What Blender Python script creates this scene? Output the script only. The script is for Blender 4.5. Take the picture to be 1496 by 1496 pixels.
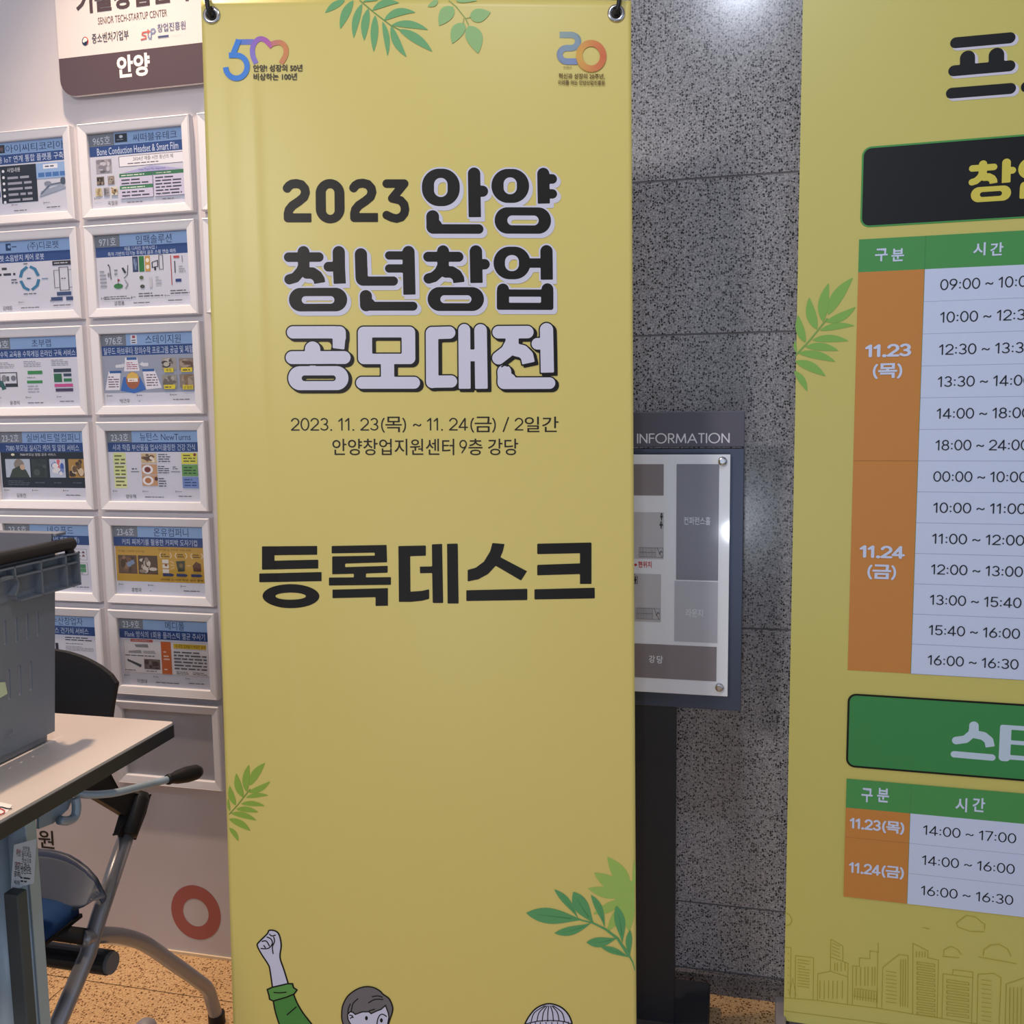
import bpy, math, random
import numpy as np
from mathutils import Vector, Matrix
from mathutils.geometry import tessellate_polygon
random.seed(7)
S = bpy.context.scene
for o in list(bpy.data.objects): bpy.data.objects.remove(o)

# ------------------------------------------------------------------ camera, world, lights, exposure
H = 1.161                      # eye height
F, PITCH, ROLL = 1385.83, 0.113734, 0.014297
YW, YB = 0.238067, 0.26588     # turn of the wall and of the roll-up banner against the view
def vec(*a): return np.array(a, float)
_cp, _sp, _cr, _sr = math.cos(PITCH), math.sin(PITCH), math.cos(ROLL), math.sin(ROLL)
FW = vec(0, _cp, -_sp); _r0 = vec(1, 0, 0); _u0 = vec(0, _sp, _cp)
RT = _cr*_r0 - _sr*_u0; UP = _sr*_r0 + _cr*_u0
cd = bpy.data.cameras.new('camera'); cam = bpy.data.objects.new('camera', cd); S.collection.objects.link(cam)
cd.sensor_width = 36; cd.lens = 36*F/1496; cd.clip_start = .05; cd.clip_end = 60
cam.matrix_world = Matrix([[RT[0], UP[0], -FW[0], 0], [RT[1], UP[1], -FW[1], 0], [RT[2], UP[2], -FW[2], H], [0, 0, 0, 1]])
S.camera = cam
S.view_settings.view_transform = 'Standard'; S.view_settings.look = 'None'
S.view_settings.exposure = -.20; S.view_settings.gamma = 1.0; S.view_settings.use_curve_mapping = False
wd = bpy.data.worlds.new('hall_air'); S.world = wd; wd.use_nodes = True
wd.node_tree.nodes['Background'].inputs[0].default_value = (.68, .79, 1.0, 1)
wd.node_tree.nodes['Background'].inputs[1].default_value = .70
DW = vec(math.cos(YW), -math.sin(YW), 0); NW = vec(math.sin(YW), math.cos(YW), 0)   # along the wall, into the wall
DB = vec(math.cos(YB), -math.sin(YB), 0); NB = vec(math.sin(YB), math.cos(YB), 0)
def wp(d, n, z): return DW*d + NW*n + vec(0, 0, z)
def area(name, pos, target, size, power, col, spread=180):
    l = bpy.data.lights.new(name, 'AREA'); l.shape = 'DISK'; l.size = size; l.energy = power; l.color = col
    l.spread = math.radians(spread)
    o = bpy.data.objects.new(name, l); S.collection.objects.link(o); o.location = pos
    o.rotation_euler = (Vector(target)-Vector(pos)).to_track_quat('-Z', 'Y').to_euler(); return o
for dl in (-1.10, -2.05):
    l = bpy.data.lights.new('wall_spot_lamp', 'SPOT'); l.energy = 135; l.color = (1, .72, .50); l.spot_size = math.radians(66); l.spot_blend = .75; l.shadow_soft_size = .03
    o = bpy.data.objects.new('wall_spot_lamp', l); S.collection.objects.link(o); o.location = wp(dl, 1.35, 2.68); o.rotation_euler = (Vector(wp(dl, 1.33, 0))-Vector(wp(dl, 1.35, 2.68))).to_track_quat('-Z', 'Y').to_euler()
area('hall_downlight', wp(-.02, .30, 2.50), wp(-.02, 1.5, .9), .12, 6.5, (.78, .85, 1.0), 170)
area('side_fill_light', wp(-1.1, -1.5, 2.30), wp(-.7, 1.3, .5), .35, 29, (1, .92, .86), 170)  # unseen fill light, added to brighten the left banner
area('low_glare_light', wp(-.03, -.55, .66), wp(.1, 1.6, .95), .05, .9, (.80, .88, 1), 120)  # unseen low source, placed for the glare on the map sign

# ------------------------------------------------------------------ rays and planes
def ray(x, y): return FW + RT*(x-748)/F - UP*(y-748)/F
class Plane:
    """flat surface in the room: o origin, u to the right, v up, n towards the room"""
    def __init__(s, o, u, v):
        s.o = np.array(o, float); s.u = u/np.linalg.norm(u); v = v-s.u*(v@s.u); s.v = v/np.linalg.norm(v)
        s.n = np.cross(s.u, s.v)
        if s.n @ (vec(0, 0, H)-s.o) < 0: s.n = -s.n
    def loc(s, x, y):
        a = ray(x, y); c = vec(0, 0, H); t = ((s.o-c)@s.n)/(a@s.n); P = c+a*t-s.o
        return (float(P@s.u), float(P@s.v))
    def w(s, u, v, off=0.0):
        u = np.asarray(u, float)[..., None]; v = np.asarray(v, float)[..., None]; off = np.asarray(off, float)[..., None]
        return s.o+s.u*u+s.v*v+s.n*off
    def hit(s, x, y): return s.w(*s.loc(x, y))
Z = vec(0, 0, 1)
def wall_plane(n): return Plane(NW*n, DW, Z)
def side_plane(d): return Plane(DW*d, NW, Z)
def atz(x, y, z): a = ray(x, y); return vec(0, 0, H)+a*((z-H)/a[2])

# ------------------------------------------------------------------ materials
def lin(c):
    if isinstance(c, str): c = [int(c[i:i+2], 16)/255 for i in (0, 2, 4)]
    return tuple((x/12.92 if x <= .04045 else ((x+.055)/1.055)**2.4) for x in c)
MATS = {}
def mat(name, col, rough=.5, metal=0, spec=.5, bump=None, var=0, coat=0):
    if name in MATS: return MATS[name]
    m = bpy.data.materials.new(name); m.use_nodes = True; nt = m.node_tree; b = nt.nodes['Principled BSDF']
    b.inputs['Base Color'].default_value = (*lin(col), 1); b.inputs['Roughness'].default_value = rough
    b.inputs['Metallic'].default_value = metal; b.inputs['Specular IOR Level'].default_value = spec
    b.inputs['Coat Weight'].default_value = coat
    tc = nt.nodes.new('ShaderNodeTexCoord')
    if bump:
        n = nt.nodes.new('ShaderNodeTexNoise'); n.inputs['Scale'].default_value = bump[0]; n.inputs['Detail'].default_value = 3
        nt.links.new(tc.outputs['Object'], n.inputs['Vector'])
        bp = nt.nodes.new('ShaderNodeBump'); bp.inputs['Strength'].default_value = bump[1]; bp.inputs['Distance'].default_value = .001
        nt.links.new(n.outputs['Fac'], bp.inputs['Height']); nt.links.new(bp.outputs['Normal'], b.inputs['Normal'])
    if var:
        n = nt.nodes.new('ShaderNodeTexNoise'); n.inputs['Scale'].default_value = 9; n.inputs['Detail'].default_value = 4
        nt.links.new(tc.outputs['Object'], n.inputs['Vector'])
        r = nt.nodes.new('ShaderNodeValToRGB'); c = lin(col)
        r.color_ramp.elements[0].position = .3; r.color_ramp.elements[1].position = .7
        r.color_ramp.elements[0].color = (*[x*(1-var) for x in c], 1); r.color_ramp.elements[1].color = (*[min(1, x*(1+var)) for x in c], 1)
        nt.links.new(n.outputs['Fac'], r.inputs['Fac']); nt.links.new(r.outputs['Color'], b.inputs['Base Color'])
    MATS[name] = m; return m
def ink_mat(name, rough, spec):
    m = mat(name, 'ffffff', rough, 0, spec); nt = m.node_tree
    a = nt.nodes.new('ShaderNodeVertexColor'); a.layer_name = 'ink'
    nt.links.new(a.outputs['Color'], nt.nodes['Principled BSDF'].inputs['Base Color']); return m
def granite(name, base, dark, light, scale, thr, rough, stretch=(1, 1, 1)):
    m = mat(name, 'ffffff', rough, 0, .5); nt = m.node_tree; b = nt.nodes['Principled BSDF']; N = nt.nodes.new; L = nt.links.new
    tc = N('ShaderNodeTexCoord'); mp = N('ShaderNodeMapping'); mp.inputs['Scale'].default_value = stretch; L(tc.outputs['Object'], mp.inputs['Vector'])
    def noise(sc, det, out='Fac'):
        n = N('ShaderNodeTexNoise'); n.inputs['Scale'].default_value = sc; n.inputs['Detail'].default_value = det
        n.inputs['Roughness'].default_value = .55; L(mp.outputs['Vector'], n.inputs['Vector']); return n.outputs[out]
    def ramp(src, p0, c0, p1, c1):
        r = N('ShaderNodeValToRGB'); e = r.color_ramp.elements
        e[0].position = p0; e[0].color = (*c0, 1); e[1].position = p1; e[1].color = (*c1, 1); L(src, r.inputs['Fac']); return r.outputs['Color']
    def mix(f, a, c):
        x = N('ShaderNodeMix'); x.data_type = 'RGBA'; L(f, x.inputs['Factor']); L(a, x.inputs['A']); L(c, x.inputs['B']); return x.outputs['Result']
    body = ramp(noise(scale*1.7, 3), .35, lin(base), .66, lin(light))
    v = N('ShaderNodeTexVoronoi'); v.inputs['Scale'].default_value = scale*1.15; v.feature = 'F1'
    wob = N('ShaderNodeVectorMath'); wob.operation = 'ADD'; L(mp.outputs['Vector'], wob.inputs[0])
    ws = N('ShaderNodeVectorMath'); ws.operation = 'SCALE'; ws.inputs['Scale'].default_value = .8/scale; L(noise(scale*2.2, 2, 'Color'), ws.inputs[0]); L(ws.outputs[0], wob.inputs[1])
    L(wob.outputs[0], v.inputs['Vector'])
    sx = N('ShaderNodeSeparateXYZ'); L(v.outputs['Color'], sx.inputs[0])
    pick = ramp(sx.outputs['X'], thr-.03, (0, 0, 0), thr, (1, 1, 1))
    edge = ramp(v.outputs['Distance'], .34, (1, 1, 1), .52, (0, 0, 0))
    pm = N('ShaderNodeMath'); pm.operation = 'MULTIPLY'; L(pick, pm.inputs[0]); L(edge, pm.inputs[1])
    dk = ramp(noise(scale*.9, 2), .3, lin(dark), .7, tuple(x*2.2 for x in lin(dark)))
    c = mix(pm.outputs[0], body, dk)
    big = ramp(noise(4, 3), .3, (.86, .86, .86), .7, (1.0, 1.0, 1.0))
    mm = N('ShaderNodeMix'); mm.data_type = 'RGBA'; mm.blend_type = 'MULTIPLY'; mm.inputs['Factor'].default_value = 1
    L(c, mm.inputs['A']); L(big, mm.inputs['B']); L(mm.outputs['Result'], b.inputs['Base Color']); return m
PRINT = ink_mat('printed_vinyl', .44, .3)
PAPER = ink_mat('printed_paper', .55, .35)
SIGNP = ink_mat('printed_board', .34, .5)
VINYL = mat('banner_vinyl', 'dac974', .38, 0, .45, (600, .05))
VINYLR = mat('rollup_vinyl', 'cec66e', .38, 0, .45, (600, .05))
WALLW = mat('white_wall_paint', 'c9c4c9', .65, 0, .3, (300, .12), .015)
FRAMEW = mat('white_frame_foil', 'd8d8df', .42, 0, .45)
GRAN = granite('grey_granite', '76757b', '1e1e22', 'c4c3c8', 210, .52, .20)
GRANB = granite('dark_granite', '525157', '161618', '8c8b90', 210, .50, .25)
FLOORM = granite('beige_granite', 'b98f5f', '5c3c20', 'e6c698', 170, .60, .25)
GROUT = mat('dark_joint', '5e4a38', .8); WJOINT = mat('grey_joint', '6c6a6e', .7)
BLACKP = mat('black_plastic', '161516', .5, 0, .4, (700, .15))
GLASS = bpy.data.materials.new('clear_pane'); GLASS.use_nodes = True
nt = GLASS.node_tree; nt.nodes.remove(nt.nodes['Principled BSDF'])
tr = nt.nodes.new('ShaderNodeBsdfTransparent'); tr.inputs[0].default_value = (.96, .97, .98, 1); gl = nt.nodes.new('ShaderNodeBsdfGlossy'); gl.inputs['Roughness'].default_value = .06
fr = nt.nodes.new('ShaderNodeFresnel'); fr.inputs[0].default_value = 1.45; mx = nt.nodes.new('ShaderNodeMixShader')
ge = nt.nodes.new('ShaderNodeNewGeometry'); im_ = nt.nodes.new('ShaderNodeMath'); im_.operation = 'SUBTRACT'; im_.inputs[0].default_value = 1; nt.links.new(ge.outputs['Backfacing'], im_.inputs[1])
mu_ = nt.nodes.new('ShaderNodeMath'); mu_.operation = 'MULTIPLY'; nt.links.new(im_.outputs[0], mu_.inputs[0]); nt.links.new(fr.outputs[0], mu_.inputs[1]); nt.links.new(mu_.outputs[0], mx.inputs[0]); nt.links.new(tr.outputs[0], mx.inputs[1]); nt.links.new(gl.outputs[0], mx.inputs[2])
nt.links.new(mx.outputs[0], nt.nodes['Material Output'].inputs['Surface'])

# ------------------------------------------------------------------ object helpers
INV = {}
def link(o): S.collection.objects.link(o); return o
def root_of(o):
    while o.parent: o = o.parent
    return o
def tag(o, label=None, cat=None, group=None, kind=None):
    for k, v in (('label', label), ('category', cat), ('group', group), ('kind', kind)):
        if v: o[k] = v
    return o
def thing(name, label, cat, loc=(0, 0, 0), rz=0, group=None):
    o = link(bpy.data.objects.new(name, None)); o.empty_display_size = .05; o.location = loc; o.rotation_euler = (0, 0, rz)
    M = Matrix.Translation(Vector(loc)) @ Matrix.Rotation(rz, 4, 'Z'); INV[o.name] = np.array(M.inverted())
    return tag(o, label, cat, group)
def mesh(name, vs, fs, m, smooth=False, cols=None):
    me = bpy.data.meshes.new(name); me.from_pydata([tuple(map(float, v)) for v in vs], [], [tuple(int(i) for i in f) for f in fs]); me.validate()
    if m: me.materials.append(m)
    if cols is not None:
        ca = me.color_attributes.new('ink', 'FLOAT_COLOR', 'CORNER'); arr = np.ones((len(me.loops), 4), np.float32); i = 0
        for p in me.polygons:
            arr[p.loop_start:p.loop_start+p.loop_total, :3] = cols[p.index]
        ca.data.foreach_set('color', arr.ravel())
    if smooth:
        for p in me.polygons: p.use_smooth = True
    return me
def obj(name, vs, fs, m, parent=None, smooth=False, local=False, label=None, bevel=0, cols=None):
    vs = np.asarray(vs, float).reshape(-1, 3)
    if parent is not None and not local:
        A = INV.get(root_of(parent).name, np.eye(4)); vs = vs@A[:3, :3].T+A[:3, 3]
    o = link(bpy.data.objects.new(name, mesh(name, vs, fs, m, smooth, cols)))
    if parent is not None: o.parent = parent
    if bevel:
        b = o.modifiers.new('bevel', 'BEVEL'); b.width = bevel; b.segments = 2; b.limit_method = 'ANGLE'; b.angle_limit = .7
    if label: o['label'] = label
    return o
def struct(name, vs, fs, m): return tag(obj(name, vs, fs, m), kind='structure')
BOXF = [(0, 3, 2, 1), (4, 5, 6, 7), (0, 1, 5, 4), (1, 2, 6, 5), (2, 3, 7, 6), (3, 0, 4, 7)]
def hexa(c8): return list(c8), BOXF
def boxd(d0, d1, n0, n1, z0, z1, D=DW, N=NW):
    P = lambda d, n, z: D*d+N*n+Z*z
    return [P(d0, n0, z0), P(d1, n0, z0), P(d1, n1, z0), P(d0, n1, z0), P(d0, n0, z1), P(d1, n0, z1), P(d1, n1, z1), P(d0, n1, z1)], BOXF
def merge(*parts):
    V, Fc = [], []
    for v, f in parts:
        k = len(V); V += [tuple(p) for p in v]; Fc += [tuple(i+k for i in q) for q in f]
    return V, Fc
def smooth_path(pts, n=8):
    P = [np.array(p, float) for p in pts]; out = []
    for i in range(len(P)-1):
        p0 = P[max(i-1, 0)]; p1 = P[i]; p2 = P[i+1]; p3 = P[min(i+2, len(P)-1)]
        for k in range(n):
            t = k/n; out.append(.5*((2*p1)+(-p0+p2)*t+(2*p0-5*p1+4*p2-p3)*t*t+(-p0+3*p1-3*p2+p3)*t**3))
    return out+[P[-1]]
def tube(pts, r, seg=16, rs=None, caps=True):
    P = [np.array(p, float) for p in pts]; V = []; Fc = []; prev = None
    for i, p in enumerate(P):
        t = P[min(i+1, len(P)-1)]-P[max(i-1, 0)]; t /= np.linalg.norm(t)
        a = np.cross(t, Z) if abs(t[2]) < .9 else np.cross(t, vec(1, 0, 0))
        if prev is not None: a = prev-t*(prev@t)
        a /= np.linalg.norm(a); prev = a; b = np.cross(t, a); rr = rs[i] if rs else r
        V += [p+(a*math.cos(2*math.pi*k/seg)+b*math.sin(2*math.pi*k/seg))*rr for k in range(seg)]
    for i in range(len(P)-1):
        for k in range(seg):
            k2 = (k+1) % seg; Fc.append((i*seg+k, i*seg+k2, (i+1)*seg+k2, (i+1)*seg+k))
    if caps: Fc.append(tuple(range(seg))[::-1]); Fc.append(tuple((len(P)-1)*seg+k for k in range(seg)))
    return V, Fc
def prism(pts2, fmap, t0, t1):
    """outline pts2 (u,v) swept from depth t0 to t1; fmap(u,v,off)->xyz"""
    n = len(pts2); u = [p[0] for p in pts2]; v = [p[1] for p in pts2]
    A = fmap(u, v, [t0]*n); B = fmap(u, v, [t1]*n); tri = tessellate_polygon([[Vector((a, b, 0)) for a, b in pts2]])
    Fc = [tuple(t) for t in tri]+[tuple(i+n for i in t)[::-1] for t in tri]+[(i, (i+1) % n, (i+1) % n+n, i+n) for i in range(n)]
    return list(A)+list(B), Fc
def rrect(u0, v0, u1, v1, r, k=6, corners=(1, 1, 1, 1)):
    out = []
    for (cx, cy, a, on) in ((u1-r, v1-r, 0, corners[0]), (u0+r, v1-r, 90, corners[1]), (u0+r, v0+r, 180, corners[2]), (u1-r, v0+r, 270, corners[3])):
        if not on:
            out.append((u1 if a in (0, 270) else u0, v1 if a in (0, 90) else v0)); continue
        out += [(cx+r*math.cos(math.radians(a+90*i/k)), cy+r*math.sin(math.radians(a+90*i/k))) for i in range(k+1)]
    return out

# ------------------------------------------------------------------ print engine: flat graphics in metres on a surface
def seg_d(X, Y, a, b):
    ax, ay = a; bx, by = b; dx, dy = bx-ax, by-ay; L = dx*dx+dy*dy+1e-18
    t = np.clip(((X-ax)*dx+(Y-ay)*dy)/L, 0, 1); return np.hypot(X-ax-t*dx, Y-ay-t*dy)
def sd_rr(X, Y, x0, y0, x1, y1, r):
    cx, cy = (x0+x1)/2, (y0+y1)/2; r = min(r, (x1-x0)/2, (y1-y0)/2); qx = abs(X-cx)-(x1-x0)/2+r; qy = abs(Y-cy)-(y1-y0)/2+r
    return np.hypot(np.maximum(qx, 0), np.maximum(qy, 0))+np.minimum(np.maximum(qx, qy), 0)-r
def sd_poly(X, Y, P):
    d = np.full(X.shape, 1e9); ins = np.zeros(X.shape, bool); n = len(P)
    for i in range(n):
        a = P[i]; b = P[(i+1) % n]; d = np.minimum(d, seg_d(X, Y, a, b))
        c = ((a[1] > Y) != (b[1] > Y)); den = (b[1]-a[1]) or 1e-12
        ins ^= c & (X < (b[0]-a[0])*(Y-a[1])/den+a[0])
    return np.where(ins, -d, d)
def glyph_sdf(ops, X, Y):
    """ops in any planar unit; s stroke, f stroke with a flat end, b rounded box, p polygon, o ring, e ellipse; holes at the end"""
    d = np.full(X.shape, 1e9)
    for o in ops:
        k = o[0]
        if k == 's' or k == 'f':
            pts, w = o[1], o[2]; e = np.full(X.shape, 1e9)
            for a, b in zip(pts[:-1], pts[1:]): e = np.minimum(e, seg_d(X, Y, a, b))
            e = e-w/2
            if k == 'f':
                (ax, ay), (bx, by) = pts[-2], pts[-1]; L = math.hypot(bx-ax, by-ay)
                cut = ((X-bx)*(bx-ax)+(Y-by)*(by-ay))/L; near = np.hypot(X-bx, Y-by) < w
                e = np.where(near, np.maximum(e, cut), e)
        elif k == 'b': e = sd_rr(X, Y, *o[1:6])
        elif k == 'p': e = sd_poly(X, Y, o[1])
        elif k == 'e': e = (np.hypot((X-o[1])/o[3], (Y-o[2])/o[4])-1)*min(o[3], o[4])
        elif k == 'o': e = np.maximum(sd_rr(X, Y, *o[1]), -sd_rr(X, Y, *o[2]))
        elif k == 'eo':
            e = np.maximum((np.hypot((X-o[1])/o[3], (Y-o[2])/o[4])-1)*min(o[3], o[4]), -(np.hypot((X-o[5])/o[7], (Y-o[6])/o[8])-1)*min(o[7], o[8]))
        if k == 'h': d = np.maximum(d, -sd_rr(X, Y, *o[1:6]))
        else: d = np.minimum(d, e)
    return d
def raster(fn, x0, y0, x1, y1, st, run=6):
    nx = int((x1-x0)/st)+2; ny = int((y1-y0)/st)+2; xs = x0+np.arange(nx)*st; ys = y0+np.arange(ny)*st
    X, Y = np.meshgrid(xs, ys); D = fn(X, Y); I = D < 0
    V = []; Fc = []; idx = {}
    def vt(key, p):
        if key not in idx: idx[key] = len(V); V.append(p)
        return idx[key]
    c = I[:-1, :-1].astype(int)+I[:-1, 1:]+I[1:, 1:]+I[1:, :-1]
    for j in range(ny-1):
        row = c[j]; i = 0; nz = np.nonzero(row)[0]
        if not len(nz): continue
        i = nz[0]; last = nz[-1]
        while i <= last:
            if row[i] == 0: i += 1; continue
            if row[i] == 4:
                k = i
                while k <= last and row[k] == 4 and k-i < run: k += 1
                Fc.append((vt((i, j), (xs[i], ys[j])), vt((k, j), (xs[k], ys[j])), vt((k, j+1), (xs[k], ys[j+1])), vt((i, j+1), (xs[i], ys[j+1])))); i = k; continue
            q = [(i, j), (i+1, j), (i+1, j+1), (i, j+1)]; f = []
            for a, b in zip(q, q[1:]+q[:1]):
                da, db = D[a[1], a[0]], D[b[1], b[0]]
                if da < 0: f.append(vt(a, (xs[a[0]], ys[a[1]])))
                if (da < 0) != (db < 0):
                    t = da/(da-db); key = ('e',)+(a+b if a < b else b+a)
                    f.append(vt(key, (xs[a[0]]+(xs[b[0]]-xs[a[0]])*t, ys[a[1]]+(ys[b[1]]-ys[a[1]])*t)))
            if len(f) > 2: Fc.append(tuple(f))
            i += 1
    return V, Fc
FONTC = {}
def font_mesh(s, bold=0.0, res=4):
    k = (s, bold, res)
    if k not in FONTC:
        c = bpy.data.curves.new('t', 'FONT'); c.body = s; c.size = 1; c.offset = bold; c.resolution_u = res
        o = bpy.data.objects.new('t', c); link(o); dg = bpy.context.evaluated_depsgraph_get()
        me = bpy.data.meshes.new_from_object(o.evaluated_get(dg))
        FONTC[k] = ([(v.co.x, v.co.y) for v in me.vertices], [tuple(p.vertices) for p in me.polygons])
        bpy.data.objects.remove(o); bpy.data.curves.remove(c); bpy.data.meshes.remove(me)
    return FONTC[k]
def arc(cx, cy, rx, ry, a0, a1, n=10):
    return [(cx+rx*math.cos(math.radians(a0+(a1-a0)*i/n)), cy+ry*math.sin(math.radians(a0+(a1-a0)*i/n))) for i in range(n+1)]
DIG = {'0': (.64, [arc(.32, .50, .26, .46, 0, 360, 22)]), '1': (.42, [[(.06, .74), (.27, .95), (.27, .04)]]),
    '2': (.62, [arc(.31, .68, .25, .27, 165, -35, 12)+[(.05, .05), (.58, .05)]]),
    '3': (.62, [arc(.30, .72, .22, .23, 150, -90, 12), arc(.30, .27, .25, .22, 90, -150, 12)]),
    '4': (.66, [[(.45, .03), (.45, .95), (.04, .25), (.62, .25)]]),
    '5': (.62, [[(.53, .95), (.13, .95), (.09, .50)]+arc(.31, .32, .25, .27, 130, -150, 12)]),
    '6': (.63, [arc(.32, .31, .25, .27, 0, 360, 18), [(.07, .33), (.14, .55), (.42, .95)]]),
    '7': (.58, [[(.04, .95), (.54, .95), (.2, .03)]]),
    '8': (.63, [arc(.315, .73, .21, .22, 0, 360, 16), arc(.315, .28, .25, .24, 0, 360, 18)]),
    '9': (.63, [arc(.31, .69, .25, .27, 0, 360, 18), [(.56, .67), (.49, .45), (.21, .05)]]),
    ':': (.26, [[(.13, .16), (.13, .165)], [(.13, .62), (.13, .625)]]), '.': (.24, [[(.12, .05), (.12, .055)]]),
    '~': (.60, [[(.05, .38), (.10, .47), (.2, .49), (.3, .43), (.4, .37), (.50, .39), (.55, .48)]]), ' ': (.26, []),
    '(': (.32, [arc(.58, .42, .42, .68, 128, 232, 8)]), ')': (.32, [arc(-.26, .42, .42, .68, 52, -52, 8)]), '/': (.46, [[(.05, -.08), (.40, 1.02)]])}
DIGC = {}
def dig_mesh(ch, w):
    if (ch, w) not in DIGC:
        ww = w*(1.35 if ch in ':.' else 1); ops = [('s', p, ww) for p in DIG[ch][1]]
        DIGC[(ch, w)] = raster(lambda X, Y: glyph_sdf(ops, X, Y), -.1, -.25, DIG[ch][0]+.1, 1.2, .035, 99) if ops else ([], [])
    return DIGC[(ch, w)]
def line_mesh(s, w=.1, bold=.0, hang=1.24, gap=.05):
    """digits drawn as strokes, everything else from the built-in font; cap height 1"""
    V = []; Fc = []; x = 0; i = 0
    while i < len(s):
        if s[i] in DIG:
            v, f = dig_mesh(s[i], w); adv = DIG[s[i]][0]+gap; k = len(V)
            V += [(a+x, b) for a, b in v]; Fc += [tuple(q+k for q in t) for t in f]; x += adv; i += 1
        else:
            j = i
            while j < len(s) and s[j] not in DIG: j += 1
            v, f = font_mesh(s[i:j], bold); a = np.array(v); sc = hang/(a[:, 1].max()-a[:, 1].min()); k = len(V)
            V += [((p-a[:, 0].min())*sc+x+.04, (q-a[:, 1].min())*sc-.13) for p, q in v]; Fc += [tuple(q+k for q in t) for t in f]
            x += (a[:, 0].max()-a[:, 0].min())*sc+.12; i = j
    return V, Fc
class Ink:
    def __init__(s, fmap, base=.0005, step=.00003): s.f = fmap; s.V = []; s.F = []; s.C = []; s.lv = base; s.st = step
    def add(s, V, Fc, col):
        if not len(V): return
        s.lv += s.st; k = len(s.V); s.V += [(a, b, s.lv) for a, b in V]; s.F += [tuple(i+k for i in f) for f in Fc]
        c = lin(col); s.C += [c]*len(Fc)
    def rect(s, u0, v0, u1, v1, col, n=1):
        V = []; Fc = []
        for i in range(n+1):
            u = u0+(u1-u0)*i/n; V += [(u, v0), (u, v1)]
            if i: Fc.append((2*i-2, 2*i, 2*i+1, 2*i-1))
        s.add(V, Fc, col)
    def poly(s, P, col):
        tri = tessellate_polygon([[Vector((a, b, 0)) for a, b in P]]); s.add(P, [tuple(t) for t in tri], col)
    def ell(s, cx, cy, rx, ry, col, n=18): s.poly([(cx+rx*math.cos(2*math.pi*i/n), cy+ry*math.sin(2*math.pi*i/n)) for i in range(n)], col)
    def strip(s, P, w, col, maxl=.01, w1=None, closed=False):
        Q = []
        if closed: P = list(P)+[P[0]]
        for a, b in zip(P[:-1], P[1:]):
            n = max(1, int(math.hypot(b[0]-a[0], b[1]-a[1])/maxl))
            Q += [(a[0]+(b[0]-a[0])*i/n, a[1]+(b[1]-a[1])*i/n) for i in range(n)]
        Q.append(P[-1]); V = []; n = len(Q)
        for i, q in enumerate(Q):
            def dr(a, b): L = math.hypot(b[0]-a[0], b[1]-a[1]) or 1e-9; return ((b[0]-a[0])/L, (b[1]-a[1])/L)
            d0 = dr(Q[i-1], q) if i else dr(q, Q[1]); d1 = dr(q, Q[i+1]) if i < n-1 else d0
            tx, ty = d0[0]+d1[0], d0[1]+d1[1]; L = math.hypot(tx, ty) or 1e-9; tx /= L; ty /= L
            m = 1/max(.45, tx*d0[0]+ty*d0[1]); ww = w if w1 is None else w+(w1-w)*i/(n-1)
            V += [(q[0]-ty*ww/2*m, q[1]+tx*ww/2*m), (q[0]+ty*ww/2*m, q[1]-tx*ww/2*m)]
        s.add(V, [(2*i, 2*i+1, 2*i+3, 2*i+2) for i in range(n-1)], col)
    def leaf(s, b, t, w, col, bend=.06, n=12, peak=.45, vein=None):
        dx, dy = t[0]-b[0], t[1]-b[1]; V = []
        for i in range(n+1):
            k = i/n; pr = math.sin(math.pi*k**(math.log(.5)/math.log(peak)))**.85 if 0 < k < 1 else 0
            c = bend*4*k*(1-k); x = b[0]+dx*k-dy*c; y = b[1]+dy*k+dx*c; L = math.hypot(dx, dy)
            V += [(x-dy/L*w/2*pr, y+dx/L*w/2*pr), (x+dy/L*w/2*pr, y-dx/L*w/2*pr)]
        s.add(V, [(2*i, 2*i+1, 2*i+3, 2*i+2) for i in range(n)], col)
        if vein: s.strip([(b[0]+dx*k-dy*bend*4*k*(1-k), b[1]+dy*k+dx*bend*4*k*(1-k)) for k in (.2, .4, .6, .8)], w*.10, vein, w1=w*.02)
    def sdf(s, ops, x0, y0, x1, y1, st, col, grow=0, run=6, shift=(0, 0)):
        V, Fc = raster(lambda X, Y: glyph_sdf(ops, X-shift[0], Y-shift[1])-grow, x0, y0, x1, y1, st, run); s.add(V, Fc, col)
    def fit(s, VF, u0, v0, u1, v1, col, keep=False, x_only=False):
        V, Fc = VF; a = np.array(V); mn = a.min(0); mxx = a.max(0); w, h = mxx-mn
        sx = (u1-u0)/w; sy = (v1-v0)/h
        if keep:
            k = min(sx, sy); cx, cy = (u0+u1)/2, (v0+v1)/2; s.add([((p-mn[0]-w/2)*k+cx, (q-mn[1]-h/2)*k+cy) for p, q in V], Fc, col); return
        s.add([((p-mn[0])*sx+u0, (q-mn[1])*sy+v0) for p, q in V], Fc, col)
    def text(s, t, u0, v0, u1, v1, col, bold=0, keep=False, res=3): s.fit(font_mesh(t, bold, res), min(u0, u1), min(v0, v1), max(u0, u1), max(v0, v1), col, keep)
    def dashes(s, u0, v0, u1, v1, n, col, rnd=None, th=.42):
        V = []; Fc = []; rnd = rnd or random; h = (v1-v0)/n
        for i in range(n):
            x = u0; end = u0+(u1-u0)*(1 if i < n-1 else rnd.uniform(.5, .95)); c = v1-(i+.5)*h
            while x < end-h*.3:
                w = min(rnd.uniform(.8, 3)*abs(h)*.8, end-x); k = len(V)
                V += [(x, c-h*th/2), (x+w, c-h*th/2), (x+w, c+h*th/2), (x, c+h*th/2)]; Fc.append((k, k+1, k+2, k+3)); x += w+abs(h)*.3
        s.add(V, Fc, col)
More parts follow.
